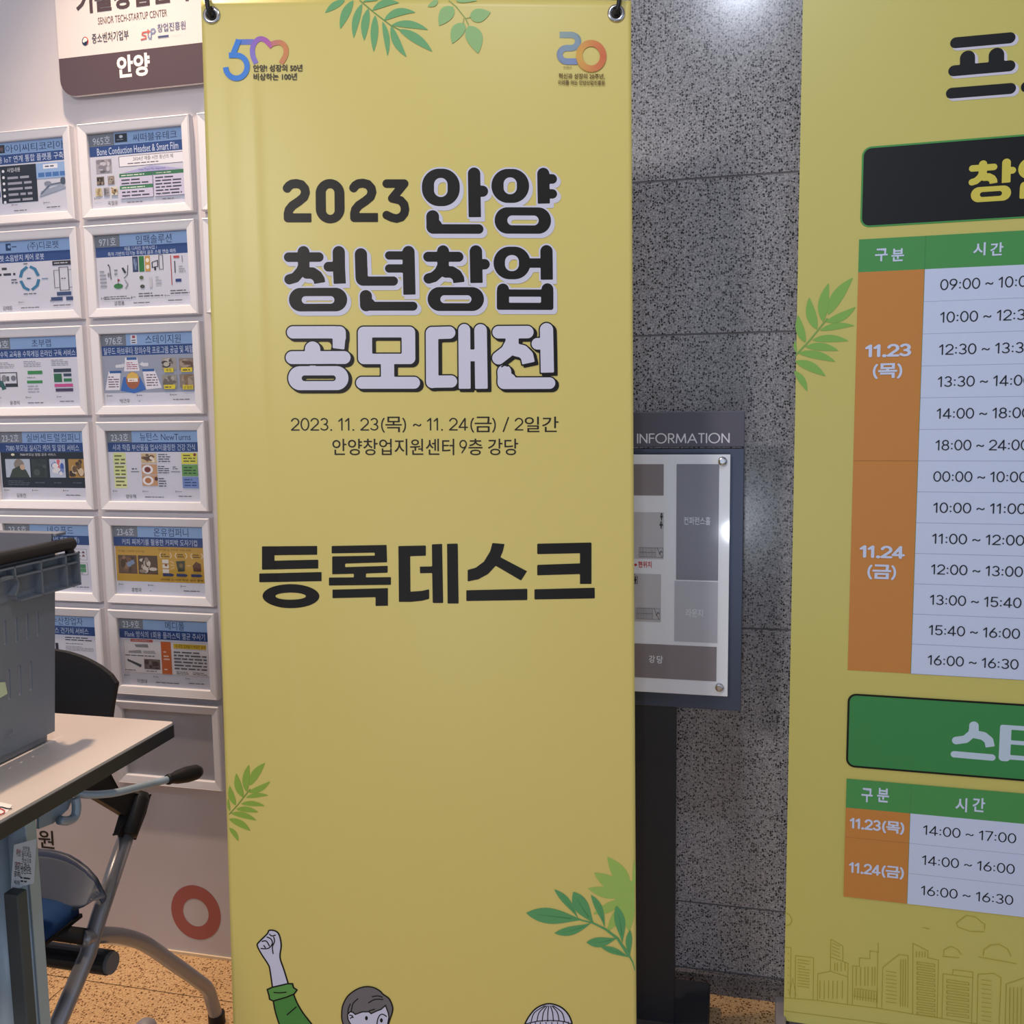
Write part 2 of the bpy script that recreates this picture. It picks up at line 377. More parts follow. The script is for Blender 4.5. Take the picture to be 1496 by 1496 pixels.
    def build(s, name, m, parent, local=False, label=None):
        a = np.array(s.V); xyz = s.f(a[:, 0], a[:, 1], a[:, 2]); return obj(name, xyz, s.F, m, parent, local=local, label=label, cols=s.C)

# ------------------------------------------------------------------ the setting
WD = 1.69                      # white panel wall face, granite face is at 1.80
v, f = boxd(-3.2, 3.4, -3.2, 1.86, -.06, -.006); floor = struct('floor', v, f, GROUT)
tj_n = [1.562+.6*k for k in range(-7, 1)]; tj_d = [-1.32+.6*k for k in range(-3, 8)]
tm = {}
for i, d0 in enumerate(tj_d[:-1]):
    for j, n0 in enumerate(tj_n):
        n1 = min(n0+.6, 1.80); g = .0012
        v, f = boxd(d0+g, d0+.6-g, n0+g, n1-g, -.012, 0)
        o = link(bpy.data.objects.new('floor_tile', mesh('floor_tile', v, f, FLOORM))); o.parent = floor
gw = struct('wall_back', *boxd(-.62, 3.4, 1.8012, 1.95, 0, 2.75), WJOINT)
ZJ = [.042, .18, .735, 1.283, 1.56, 2.16, 2.75]
for k in range(len(ZJ)-1):
    cuts = [-.61, -.30, .90, 2.10, 3.39]
    for a, b in zip(cuts[:-1], cuts[1:]):
        g = .0018; v, f = boxd(a+g, b-g, 1.80, 1.8035, ZJ[k]+g, ZJ[k+1]-g)
        o = link(bpy.data.objects.new('stone_slab', mesh('stone_slab', v, f, GRAN))); o.parent = gw
for a, b in ((-.61, .9), (.9, 2.1), (2.1, 3.39)):
    v, f = boxd(a+.001, b-.001, 1.788, 1.8035, 0, ZJ[0]-.002); o = link(bpy.data.objects.new('base_stone', mesh('base_stone', v, f, GRANB))); o.parent = gw
wl = struct('wall_left', *boxd(-3.2, -.62, WD, 1.95, 0.003, 2.75), WALLW)
struct('trim_1', *boxd(-3.2, -.62, WD-.004, WD, 0.0, .006), mat('pale_sealant', 'e2cfae', .6))
struct('ceiling', *boxd(-3.2, 3.4, -3.2, 1.95, 2.75, 2.85), mat('ceiling_white', 'd8d8d8', .8))
# mural details on the wall paint
WPL = wall_plane(WD)
def fw_(u, v, o): return WPL.w(u, v, o)
ring = Ink(fw_, .0004); cu, cv = WPL.loc(286.2, 1333); ru = (WPL.loc(322, 1333)[0]-WPL.loc(250.4, 1333)[0])/2; rv = (WPL.loc(286, 1294)[1]-WPL.loc(286, 1372.4)[1])/2
ri = .515
ring.sdf([('eo', cu, cv, ru, rv, cu, cv, ru*ri, rv*ri)], cu-ru*1.1, cv-rv*1.1, cu+ru*1.1, cv+rv*1.1, .0018, 'a8605c')
ring.build('ring_print', PAPER, wl, label='red ring printed on the white wall')
wt = Ink(fw_, .0004); a = WPL.loc(57, 1238); b = WPL.loc(78, 1214); wt.text('원', a[0], a[1], b[0], b[1], '1d1714', .012)
wt.build('lettering', PAPER, wl, label='black letter on the white wall')

# ------------------------------------------------------------------ left banner
BZ = .05; TOPL = vec(-.40497, 1.33, 1.69907); TOPR = vec(.16806, 1.33, 1.6913)
LB = Plane((TOPL+TOPR)/2, vec(1, 0, (TOPR-TOPL)[2]/(TOPR-TOPL)[0]), vec(.00138, .05457, 1))
def bl(x, y): return LB.loc(x, y)
BW = np.linalg.norm(TOPR-TOPL)
u_tl = bl(292.5, 1)[0]; u_tr = bl(922.5, 1)[0]; v_top = .0015
u_bl = bl(340, 1496)[0]; v_b = bl(600, 1496)[1]; u_br = bl(930.3, 1496)[0]
VB = -1.62
CR = [[bl(368, 120), bl(384, 600), bl(415, 900), bl(440, 1150), bl(470, 1420)], [bl(322, 60), bl(338, 380), bl(352, 700), bl(362, 980), bl(372, 1250)]]
def fold(u, v):
    u = np.asarray(u, float); v = np.asarray(v, float); d = .006*np.cos(np.pi*u/.62)-.004
    for c, A, sg in zip(CR, (.0009, .0005), (.008, .010)):
        vs = [p[1] for p in c][::-1]; us = [p[0] for p in c][::-1]; cu_ = np.interp(v, vs, us)
        fade = np.clip((v-vs[0]+.1)/.25, 0, 1)*np.clip((vs[-1]+.02-v)/.12+.4, 0, 1)
        d = d+A*np.exp(-((u-cu_)/sg)**2)*fade
    return d
def lbm(u, v, o): return LB.w(u, v, fold(u, v)+np.asarray(o, float))
ban = thing('banner', 'yellow registration desk banner in the centre, hung by two eyelets in front of the sign', 'banner', tuple(vec(*(LB.w(0, VB, 0)))*vec(1, 1, 0)))
def edge(v, a, b): return a+(b-a)*(v-v_top)/(v_b-v_top)
NU, NV = 110, 170; vs_ = np.linspace(VB, v_top, NV); V = []; Fc = []
for j, vv in enumerate(vs_):
    for i in range(NU): t = i/(NU-1); V.append((edge(vv, u_tl, u_bl)*(1-t)+edge(vv, u_tr, u_br)*t, vv))
a = np.array(V); front = lbm(a[:, 0], a[:, 1], 0*a[:, 0]); back = lbm(a[:, 0], a[:, 1], 0*a[:, 0]-.0007); K = NU*NV
for j in range(NV-1):
    for i in range(NU-1):
        q = (j*NU+i, j*NU+i+1, (j+1)*NU+i+1, (j+1)*NU+i); Fc += [q, tuple(x+K for x in q[::-1])]
rim = [i for i in range(NU)]+[(j*NU+NU-1) for j in range(1, NV)]+[(NV-1)*NU+i for i in range(NU-2, -1, -1)]+[j*NU for j in range(NV-2, 0, -1)]
for a_, b_ in zip(rim, rim[1:]+rim[:1]): Fc.append((b_, a_, a_+K, b_+K))
obj('vinyl_sheet', np.vstack([front, back]), Fc, VINYL, ban, smooth=True)
def trf(off, sc, pl): return lambda x, y: pl.loc(off[0]+x/sc, off[1]+y/sc)
def scale_at(x, y, sc, pl):
    a = pl.loc(x-20, y); b = pl.loc(x+20, y); return math.hypot(a[0]-b[0], a[1]-b[1])/40/sc
def tr_ops(ops, T, k):
    out = []
    for o in ops:
        if o[0] in 'sf': out.append((o[0], [T(*p) for p in o[1]], o[2]*k))
        elif o[0] in ('b', 'h'):
            a = T(o[1], o[2]); b = T(o[3], o[4]); out.append((o[0], min(a[0], b[0]), min(a[1], b[1]), max(a[0], b[0]), max(a[1], b[1]), o[5]*k))
        elif o[0] == 'o':
            q = []
            for r in (o[1], o[2]):
                a = T(r[0], r[1]); b = T(r[2], r[3]); q.append((min(a[0], b[0]), min(a[1], b[1]), max(a[0], b[0]), max(a[1], b[1]), r[4]*k))
            out.append(('o', *q))
        elif o[0] == 'p': out.append(('p', [T(*p) for p in o[1]]))
        elif o[0] == 'eo':
            a = T(o[1], o[2]); b = T(o[5], o[6]); out.append(('eo', a[0], a[1], o[3]*k, o[4]*k, b[0], b[1], o[7]*k, o[8]*k))
        elif o[0] == 'e': a = T(o[1], o[2]); out.append(('e', a[0], a[1], o[3]*k, o[4]*k))
    return out
def bounds(T, x0, y0, x1, y1, m=.006):
    P = [T(x0, y0), T(x1, y0), T(x1, y1), T(x0, y1)]; return min(p[0] for p in P)-m, min(p[1] for p in P)-m, max(p[0] for p in P)+m, max(p[1] for p in P)+m
A6, B6, C3 = ((400, 230), 6.8), ((600, 230), 6.504), ((380, 220), 3.1167)
BLACK = '15110c'; WHT = 'd3d2e2'
D2 = [('s', [(133, 306), (150, 283), (180, 265), (225, 260), (275, 272), (308, 310), (316, 350), (300, 395), (250, 437), (185, 480), (152, 520), (142, 560), (143, 600)], 87), ('f', [(150, 601), (250, 601), (375, 601)], 88), ('b', 98, 520, 180, 645, 40)]
g2023 = [('o', (415, 218, 707, 657, 145), (517, 308, 607, 573, 44)),
    ('s', [(1123, 265), (1298, 265), (1178, 412), (1216, 420), (1262, 432), (1296, 470), (1306, 520), (1298, 560), (1268, 598), (1222, 612), (1175, 602), (1123, 577)], 83)]+D2
D2b = [(o[0], [(x+662, y) for x, y in o[1]], o[2]) if o[0] != 'b' else ('b', o[1]+662, o[2], o[3]+662, o[4], o[5]) for o in D2]
ZA = [('s', [(297, 942), (297, 1030)], 118), ('s', [(148, 992), (450, 992)], 94), ('s', [(300, 1000), (298, 1070), (270, 1130), (215, 1195), (155, 1212)], 100), ('b', 240, 990, 357, 1100, 10),
    ('f', [(330, 1150), (385, 1150), (430, 1180), (452, 1215), (458, 1250)], 112), ('f', [(648, 945), (650, 1100), (658, 1257)], 122), ('s', [(545, 1088), (650, 1088)], 96),
    ('o', (150, 1297, 733, 1531, 120), (278, 1380, 605, 1455, 38))]
NYEON = [('s', [(868, 967), (875, 1190)], 122), ('b', 815, 1100, 1000, 1278, 75), ('s', [(890, 1232), (1190, 1232)], 91), ('h', 934, 1000, 1100, 1186, 12), ('s', [(1148, 978), (1330, 978)], 82), ('s', [(1148, 1107), (1330, 1107)], 82),
    ('f', [(1340, 945), (1345, 1150), (1350, 1367)], 122), ('s', [(917, 1382), (920, 1470)], 122), ('s', [(935, 1481), (1385, 1481)], 88), ('b', 858, 1400, 1010, 1526, 62)]
AN = [('o', (107, 112, 468, 468, 165), (223, 200, 352, 380, 62)), ('f', [(603, 160), (606, 350), (610, 572)], 118), ('s', [(640, 325), (684, 325)], 104),
    ('s', [(210, 568), (212, 650)], 122), ('s', [(230, 684), (647, 684)], 90), ('b', 150, 590, 300, 730, 65),
    ('o', (767, 112, 1125, 435, 160), (883, 193, 1008, 352, 60)), ('f', [(1260, 158), (1262, 300), (1265, 440)], 116), ('s', [(1300, 205), (1345, 205)], 90), ('s', [(1300, 347), (1347, 347)], 88),
    ('o', (798, 476, 1333, 727, 122), (918, 554, 1216, 647, 46))]
CHANG = [('s', [(309, 896), (309, 960)], 112), ('s', [(168, 948), (455, 948)], 94), ('s', [(307, 960), (303, 1035), (272, 1095), (222, 1140), (172, 1154)], 97), ('b', 254, 950, 364, 1060, 10),
    ('f', [(335, 1092), (390, 1092), (435, 1120), (455, 1155), (459, 1192)], 108), ('f', [(620, 898), (623, 1050), (626, 1196)], 118), ('s', [(650, 1018), (703, 1018)], 98),
    ('o', (162, 1235, 697, 1462, 112), (283, 1313, 578, 1388, 38))]
EOP = [('o', (787, 850, 1138, 1160, 155), (896, 930, 1028, 1082, 62)), ('b', 1100, 960, 1260, 1050, 4), ('f', [(1290, 893), (1292, 1030), (1293, 1163)], 117),
    ('s', [(877, 1258), (877, 1330)], 114), ('s', [(1299, 1253), (1299, 1330)], 112), ('o', (818, 1256, 1356, 1450, 22), (935, 1325, 1238, 1382, 4)), ('b', 818, 1330, 900, 1450, 40)]
GONG = [('s', [(150, 828), (340, 828)], 55), ('b', 310, 801, 392, 880, 28), ('f', [(362, 850), (360, 876), (357, 903)], 55), ('s', [(240, 905), (240, 945)], 70), ('s', [(146, 943), (384, 943)], 58), ('h', 310, 856, 332, 905, 4),
    ('o', (128, 982, 404, 1091, 54), (190, 1024, 346, 1050, 13)),
    ('o', (446, 803, 708, 973, 26), (511, 852, 646, 926, 4)), ('b', 551, 965, 612, 1045, 3), ('s', [(465, 1058), (702, 1058)], 54)]
DAE = [('s', [(790, 832), (862, 830)], 55), ('b', 755, 804, 813, 1082, 28), ('s', [(790, 1053), (870, 1052)], 55), ('f', [(930, 818), (931, 950), (932, 1085)], 54), ('f', [(1004, 820), (1006, 950), (1008, 1085)], 57), ('b', 940, 907, 1000, 960, 2)]
JEON = [('s', [(1086, 828), (1217, 827)], 56), ('s', [(1148, 840), (1146, 875), (1125, 915), (1086, 945)], 58), ('b', 1120, 830, 1177, 885, 6), ('f', [(1165, 908), (1195, 915), (1215, 935), (1222, 968)], 58), ('s', [(1262, 880), (1300, 880)], 52),
    ('f', [(1304, 816), (1306, 900), (1308, 1011)], 60), ('s', [(1112, 1008), (1114, 1045)], 63), ('s', [(1120, 1060), (1318, 1059)], 52), ('b', 1081, 1015, 1165, 1086, 30)]
tt = Ink(lbm)
def block(ink, ops, tf, pl, px, box, st, col, under=None, grow=0, shadow=None, run=6):
    T = trf(tf[0], tf[1], pl); k = scale_at(px[0], px[1], tf[1], pl); O = tr_ops(ops, T, k); bb = bounds(T, *box)
    if under:
        if shadow:
            for q in range(1, 5): O2 = (shadow[0]*k*q/4, -shadow[1]*k*q/4); ink.sdf(O, bb[0], bb[1], bb[2]+.006, bb[3], st*1.3, under, grow*k, run, O2) if q == 4 else None
        ink.sdf(O, *bb, st, under, grow*k, run)
    ink.sdf(O, *bb, st, col, 0, run)
ST = .0011
block(tt, g2023+D2b, A6, LB, (510, 290), (80, 200, 1370, 670), ST, BLACK)
block(tt, AN, B6, LB, (710, 290), (90, 90, 1420, 760), ST, BLACK, WHT, 15, (22, 26))
block(tt, ZA+NYEON, A6, LB, (510, 410), (80, 870, 1460, 1560), ST, BLACK, WHT, 16, (24, 28))
block(tt, CHANG+EOP, B6, LB, (710, 410), (100, 830, 1400, 1480), ST, BLACK, WHT, 15, (22, 26))
block(tt, GONG, C3, LB, (510, 520), (105, 785, 750, 1110), ST, WHT, BLACK, 6, (11, 9))
block(tt, DAE+JEON, C3, LB, (710, 520), (740, 775, 1370, 1110), ST, WHT, BLACK, 6, (11, 9))
TC3 = trf((380, 220), 3.1167, LB); kc3 = scale_at(600, 520, 3.1167, LB)
for P_ in ([(150, 984), (190, 976), (345, 975), (385, 984)], [(1098, 986), (1112, 977), (1130, 982)]): tt.strip([TC3(*p) for p in P_], 7*kc3, BLACK)
def R(x0, y0, x1, y1): return ('p', [(x0, y0), (x1, y0), (x1, y1), (x0, y1)])
DESK = [('p', [(106, 245), (308, 243), (308, 275), (152, 277), (152, 297), (312, 293), (312, 325), (106, 330)]), ('p', [(96, 344), (324, 338), (324, 371), (96, 376)]), ('eo', 212, 426, 104, 44, 211, 426, 56, 13),
    ('p', [(361, 243), (561, 239), (563, 302), (410, 307), (410, 320), (565, 315), (565, 340), (486, 343), (486, 357), (577, 356), (577, 384), (351, 387), (351, 358), (442, 357), (442, 344), (363, 346), (363, 281), (518, 278), (518, 267), (361, 270)]),
    ('p', [(364, 402), (566, 396), (566, 460), (521, 461), (521, 429), (364, 433)]),
    ('p', [(604, 243), (704, 241), (704, 278), (647, 280), (648, 409), (690, 406), (716, 400), (716, 435), (690, 442), (650, 446), (606, 446)]), ('p', [(682, 318), (727, 317), (726, 237), (763, 235), (767, 450), (729, 450), (727, 341), (683, 342)]), ('p', [(781, 235), (820, 234), (823, 452), (783, 452)]),
    ('p', [(946, 232), (990, 236), (984, 262), (975, 284), (1072, 335), (1050, 369), (958, 315), (930, 345), (895, 364), (856, 372), (856, 330), (885, 322), (915, 300), (938, 262)]), ('p', [(851, 404), (1073, 399), (1073, 440), (851, 443)]),
    ('p', [(1109, 235), (1307, 231), (1307, 382), (1265, 382), (1265, 346), (1109, 350), (1109, 312), (1265, 307), (1265, 270), (1109, 273)]), ('p', [(1099, 401), (1319, 396), (1319, 435), (1099, 438)])]
tt.build('lettering', PRINT, ban, label='title and date lettering on the banner'); tt2 = tt; tt = Ink(lbm)
block(tt, DESK, ((340, 700), 2.4933), LB, (640, 840), (85, 225, 1330, 475), ST, BLACK)
tt.build('lettering', PRINT, ban, label='large black desk lettering'); tt = Ink(lbm)
def tline(ink, pl, s, xl, yb, xr, yb2, hpx, col, w=.085, bold=0, hang=1.24, raw=False):
    a = pl.loc(xl, yb); b = pl.loc(xr, yb2); k = scale_at((xl+xr)/2, yb, 1, pl); v = (a[1]+b[1])/2
    VF = line_mesh(s, w, bold, hang); arr = np.array(VF[0]); x0, x1 = arr[:, 0].min(), arr[:, 0].max()
    sx = (b[0]-a[0])/(x1-x0); sy = hpx*k; ink.add([(a[0]+(p-x0)*sx, v+q*sy) for p, q in VF[0]], VF[1], col)
tline(tt, LB, '2023. 11. 23(목) ~ 11. 24(금) / 2일간', 425, 631, 816, 627, 18.5, '2a241a', .095, .004, 1.22)
a = LB.loc(486, 665); b = LB.loc(757, 643)
def ltext(ink, pl, s, x0, y0, x1, y1, col, bold=0, res=3):
    """x0,y0 bottom left; x1,y1 top right in the picture"""
    a = pl.loc(x0, y0); b = pl.loc(x1, y1); ink.text(s, a[0], a[1], b[0], b[1], col, bold, res=res)
a = LB.loc(486, 666); b = LB.loc(757, 664); k = scale_at(620, 655, 1, LB); tt.fit(line_mesh('안양창업지원센터 9층 강당', .095, .004, 1.22), a[0], (a[1]+b[1])/2, b[0], (a[1]+b[1])/2+24*k, '2a241a')
tt.build('lettering', PRINT, ban, label='date and place lines')
# logos
lg = Ink(lbm, .0004, .00001)
def grad(ink, P, w, cols, T, k):
    Q = smooth_path([(x, y, 0) for x, y in P], 5); n = len(Q)-1; cl = [np.array([int(c[i:i+2], 16) for i in (0, 2, 4)], float)/255 for c in cols]
    for i in range(n):
        t = i/n*(len(cl)-1); j = int(t); c = cl[j]*(1-t+j)+cl[min(j+1, len(cl)-1)]*(t-j); a_ = Q[i]; b_ = Q[i+1]; e = (b_-a_)*.12
        ink.strip([T(a_[0], a_[1]), T(b_[0]+e[0], b_[1]+e[1])], w*k, tuple(c))
T5 = trf((310, 30), 9.973, LB); k5 = scale_at(380, 85, 9.973, LB)
grad(lg, [(345, 307), (480, 307), (600, 307)], 78, ['4f86d6', '6a80cc', '8a7cc8'], T5, k5)
grad(lg, [(640, 625), (600, 540), (585, 460), (590, 380), (630, 305), (700, 262), (780, 290), (830, 340), (872, 385)], 74, ['8f84cc', '8f7ccc', '9a70c4', 'b562b0', 'c86a98'], T5, k5)
grad(lg, [(862, 345), (930, 325), (1000, 325), (1060, 375), (1078, 440), (1065, 520), (1005, 625)], 74, ['c87a84', 'd68a60', 'd88c58', 'd48a62'], T5, k5)
lg.strip([T5(385, 275), T5(295, 500)], 80*k5, '4286da')
lg.strip([T5(*p) for p in [(240, 502), (350, 500)]+arc(350, 670, 158, 168, -88, 178, 16)], 78*k5, '4286da', .004)
ltext(lg, LB, '안양! 성장의 50년', 370, 105, 442, 94.5, '3a3638', .022); ltext(lg, LB, '비상하는 100년', 370.5, 117.5, 434, 107, '3a3638', .022)
lg.build('logo_print', PRINT, ban, label='blue to orange fifty logo, top left'); lg = Ink(lbm, .0004, .00001)
T2 = trf((800, 30), 13.6, LB); k2 = scale_at(850, 80, 13.6, LB)
grad(lg, [(238, 282), (380, 282), (500, 284), (585, 330), (608, 400), (575, 490), (500, 540), (350, 548), (265, 600), (240, 685), (280, 775), (360, 812), (480, 812), (590, 812)], 122, ['93a6a0', '8ca0a6', '889cac', '8a9cb0', '8496b4', '8290bc'], T2, k2)
grad(lg, arc(866, 702, 240, 256, 180, 540, 24), 128, ['dcaa4e', 'd89a52', 'd67e4e', 'd27048', 'd67e4e', 'd89a52', 'dcaa4e'], T2, k2)
ltext(lg, LB, '혁신과 성장의 20주년,', 816, 116, 883.5, 107.5, '6b5228', .022); ltext(lg, LB, '미래를 여는 안양산업진흥원', 815.5, 124.5, 883.5, 117.5, '6b5228', .022)
a = LB.loc(823, 100); b = LB.loc(844, 97); lg.dashes(a[0], a[1], b[0], b[1], 1, '9a8a50')
lg.build('logo_print', PRINT, ban, label='grey-blue and orange twenty logo, top right')
# plants
pl_ = Ink(lbm)
TP = trf((450, 0), 5.541, LB); kP = scale_at(560, 50, 5.541, LB)
def leaves(ink, T, k, L, col, bend=.06, **kw):
    for i, q in enumerate(L):
        bx, by, tx, ty, w = q[:5]; ink.leaf(T(bx, by), T(tx, ty), w*k*1.12, col, q[5] if len(q) > 5 else bend, **kw)
leaves(pl_, TP, kP, [(300, 8, 140, 108, 50, -.05), (368, 8, 262, 240, 62, -.05), (440, 35, 372, 315, 52, -.06), (490, 75, 457, 335, 58, -.04), (545, 130, 533, 425, 55, 0), (605, 180, 645, 460, 42, .05), (675, 215, 800, 468, 55, -.07), (735, 245, 1008, 425, 66, .05), (680, 208, 975, 250, 52, .08), (615, 172, 872, 108, 55, .13), (522, 90, 740, 30, 50, .12), (445, 22, 570, 10, 18)], '6faa70')
pl_.strip([TP(*p) for p in [(420, 8), (540, 110), (670, 210), (750, 252)]], 8*kP, '6a9a58')
leaves(pl_, TP, kP, [(1175, 62, 1062, 215, 100, -.05), (1265, 195, 1168, 360, 92, -.08), (1300, 215, 1378, 438, 118, .06), (1310, 145, 1478, 105, 96, -.02), (1200, 14, 1370, 12, 44), (1052, 10, 970, 60, 40)], '94bc78', peak=.4)
pl_.strip([TP(*p) for p in [(1140, 10), (1200, 60), (1275, 155), (1300, 210)]], 6*kP, '8aa860'); pl_.strip([TP(1278, 156), TP(1322, 144)], 5*kP, '8aa860'); pl_.strip([TP(1262, 155), TP(1256, 198)], 5*kP, '8aa860')
pl_.build('leaf_print', PRINT, ban, label='two green sprays at the top'); pl_ = Ink(lbm)
TQ = trf((300, 1080), 3.597, LB); kQ = scale_at(370, 1170, 3.597, LB)
leaves(pl_, TQ, kQ, [(232, 245, 313, 125, 38), (222, 280, 340, 222, 28, -.08), (212, 308, 330, 296, 22), (185, 342, 312, 352, 24), (160, 370, 278, 385, 26), (132, 392, 268, 428, 28), (122, 422, 235, 483, 32), (123, 468, 172, 538, 22), (215, 278, 228, 135, 34, .06), (197, 308, 160, 182, 34, .06), (157, 350, 125, 248, 28, .06), (127, 380, 119, 315, 12)], '8fae46')
pl_.strip([TQ(122, 398), TQ(170, 345), TQ(235, 262)], 5*kQ, '7f9c40')
pl_.build('leaf_print', PRINT, ban, label='light green spray at the left edge'); pl_ = Ink(lbm)
TR_ = trf((750, 1240), 7.874, LB); kR = scale_at(850, 1330, 7.874, LB)
starc = '9fc060'
pl_.sdf(tr_ops([('p', [(1230, 380), (1300, 350), (1355, 380), (1396, 390), (1400, 740), (1330, 740), (1265, 800), (1200, 700), (1170, 600), (1160, 520), (1170, 440)])], TR_, kR), *bounds(TR_, 1100, 300, 1400, 900, 0), .0015, starc)
leaves(pl_, TR_, kR, [(1330, 470, 1082, 98, 150, -.02), (1270, 480, 930, 282, 140, .02), (1250, 540, 858, 460, 118, .02), (1230, 600, 918, 755, 100, .05), (1280, 640, 1080, 960, 110, .02), (1350, 620, 1332, 965, 110, -.03), (1388, 480, 1395, 130, 30, 0)], starc, peak=.42)
sg = '5fa066'
leaves(pl_, TR_, kR, [(800, 822, 145, 735, 165, 0), (745, 805, 470, 465, 72, -.05), (925, 860, 690, 495, 150, .03), (900, 855, 470, 970, 92, .06), (1052, 915, 893, 532, 72, -.06), (1195, 1035, 840, 1080, 105, .06), (1255, 1090, 1185, 660, 108, -.03), (1335, 1262, 1008, 1135, 66, -.03), (1340, 1260, 1345, 945, 66, .04)], sg, peak=.60, vein='4c8a52')
pl_.strip([TR_(*p) for p in [(700, 790), (790, 825), (910, 855), (1060, 930), (1200, 1040), (1330, 1240)]], 14*kR, sg, w1=34*kR); pl_.strip([TR_(*p) for p in [(1330, 1235), (1372, 1310), (1403, 1410)]], 20*kR, sg, w1=7*kR)
pl_.build('leaf_print', PRINT, ban, label='green spray and star leaf at the right edge')
# drawn people
dr = Ink(lbm); TA = trf((360, 1350), 10.25, LB); kA = scale_at(400, 1420, 10.25, LB)
def fill(T, P, col, st=.0016):
    Q = [T(*p) for p in P]; xs = [q[0] for q in Q]; ys = [q[1] for q in Q]; dr.sdf([('p', Q)], min(xs)-.003, min(ys)-.003, max(xs)+.003, max(ys)+.003, st, col)
def ln(T, P, w, col='100e0e', sm=True):
    Q = [(q[0], q[1]) for q in smooth_path([(x, y, 0) for x, y in P], 4)] if sm and len(P) > 2 else P
    dr.strip([T(*q) for q in Q], w, col)
arm = [(388, 950), (352, 700), (325, 610), (220, 450), (160, 330), (185, 275), (310, 150), (340, 98), (430, 105), (490, 165), (520, 320), (502, 500), (560, 680), (628, 900)]
slv = [(400, 1150), (430, 1310), (490, 1500), (560, 1660), (1110, 1660), (985, 1500), (850, 1330), (760, 1180), (705, 1045)]
cuff = [(385, 950), (310, 985), (335, 1070), (345, 1130), (400, 1155), (600, 1095), (715, 1045), (758, 985), (705, 950), (690, 893), (620, 892)]
w1 = 22*kA
fill(TA, slv, '4c8a44'); fill(TA, arm, 'cfcfe6'); fill(TA, cuff, '5f9a4e')
ln(TA, slv[:4], w1); ln(TA, slv[5:], w1); ln(TA, arm, w1, sm=True); ln(TA, cuff+[cuff[0]], w1, sm=False)
for P in ([(340, 150), (378, 180), (440, 165)], [(405, 190), (420, 260), (388, 345), (400, 450)], [(300, 195), (365, 225), (388, 290), (350, 350), (300, 372), (210, 370)], [(225, 265), (295, 258), (345, 335)], [(255, 320), (285, 360)], [(405, 1025), (500, 1030), (600, 1018)], [(605, 1362), (750, 1235)]): ln(TA, P, w1*.8)
TH = trf((480, 1420), 12.467, LB); kH = scale_at(540, 1460, 12.467, LB)
hair = [(290, 1000), (248, 850), (245, 720), (265, 590), (350, 430), (500, 310), (650, 255), (800, 258), (930, 320), (1000, 390), (1100, 460), (1160, 580), (1170, 690), (1110, 880), (1075, 1000), (1000, 1250), (800, 1400), (560, 1400), (380, 1250)]
face = [(350, 760), (400, 705), (450, 718), (492, 755), (620, 708), (740, 705), (780, 740), (860, 700), (960, 660), (1042, 590), (1090, 720), (1105, 800), (1068, 1000), (980, 1230), (800, 1370), (580, 1370), (430, 1200), (420, 960), (360, 850)]
fill(TH, hair, '6f6c70'); fill(TH, face, 'cfcfe6'); w2 = 24*kH
ln(TH, hair+[hair[0]], w2); ln(TH, face+[face[0]], w2*.95, sm=False)
for P in ([(545, 465), (450, 560), (420, 700)], [(405, 560), (370, 640), (355, 740)], [(730, 545), (850, 480), (1000, 480)], [(795, 432), (900, 415), (990, 440)], [(885, 960), (898, 850), (940, 765), (1000, 750), (1065, 792)], [(380, 770), (430, 775), (455, 820)], [(395, 830), (440, 800)], [(740, 690), (850, 655)]): ln(TH, P, w2*.85)
for cx, cy in ((695, 820), (967, 858)): c = TH(cx, cy); dr.ell(c[0], c[1], 26*kH, 40*kH, '100e0e')
dr.build('figure_drawing', PRINT, ban, label='drawn boy with raised fist'); dr = Ink(lbm)
TC = trf((640, 1200), 4.156, LB); kC = scale_at(805, 1480, 4.156, LB)
dome = [(525, 1232), (550, 1185), (590, 1138), (640, 1112), (690, 1108), (745, 1128), (785, 1165), (808, 1210), (815, 1300), (520, 1300)]
fill(TC, dome, 'cfcfe6', .0012); ln(TC, dome[:-2]+[(818, 1260)], 9*kC)
for x, b in ((565, -.3), (600, -.22), (632, -.12), (665, -.05), (700, .02), (735, .12), (768, .25)): ln(TC, [(675+(x-675)*.25, 1118), (675+(x-675)*.8+b*8, 1160), (x, 1215)], 6*kC)
ln(TC, [(530, 1228), (600, 1212), (680, 1208), (760, 1215), (812, 1232)], 6*kC)
for x in (560, 590, 620, 655, 690, 725, 760, 790): ln(TC, [(x, 1216), (x+2, 1245)], 5*kC)
dr.build('figure_drawing', PRINT, ban, label='drawn striped hat')
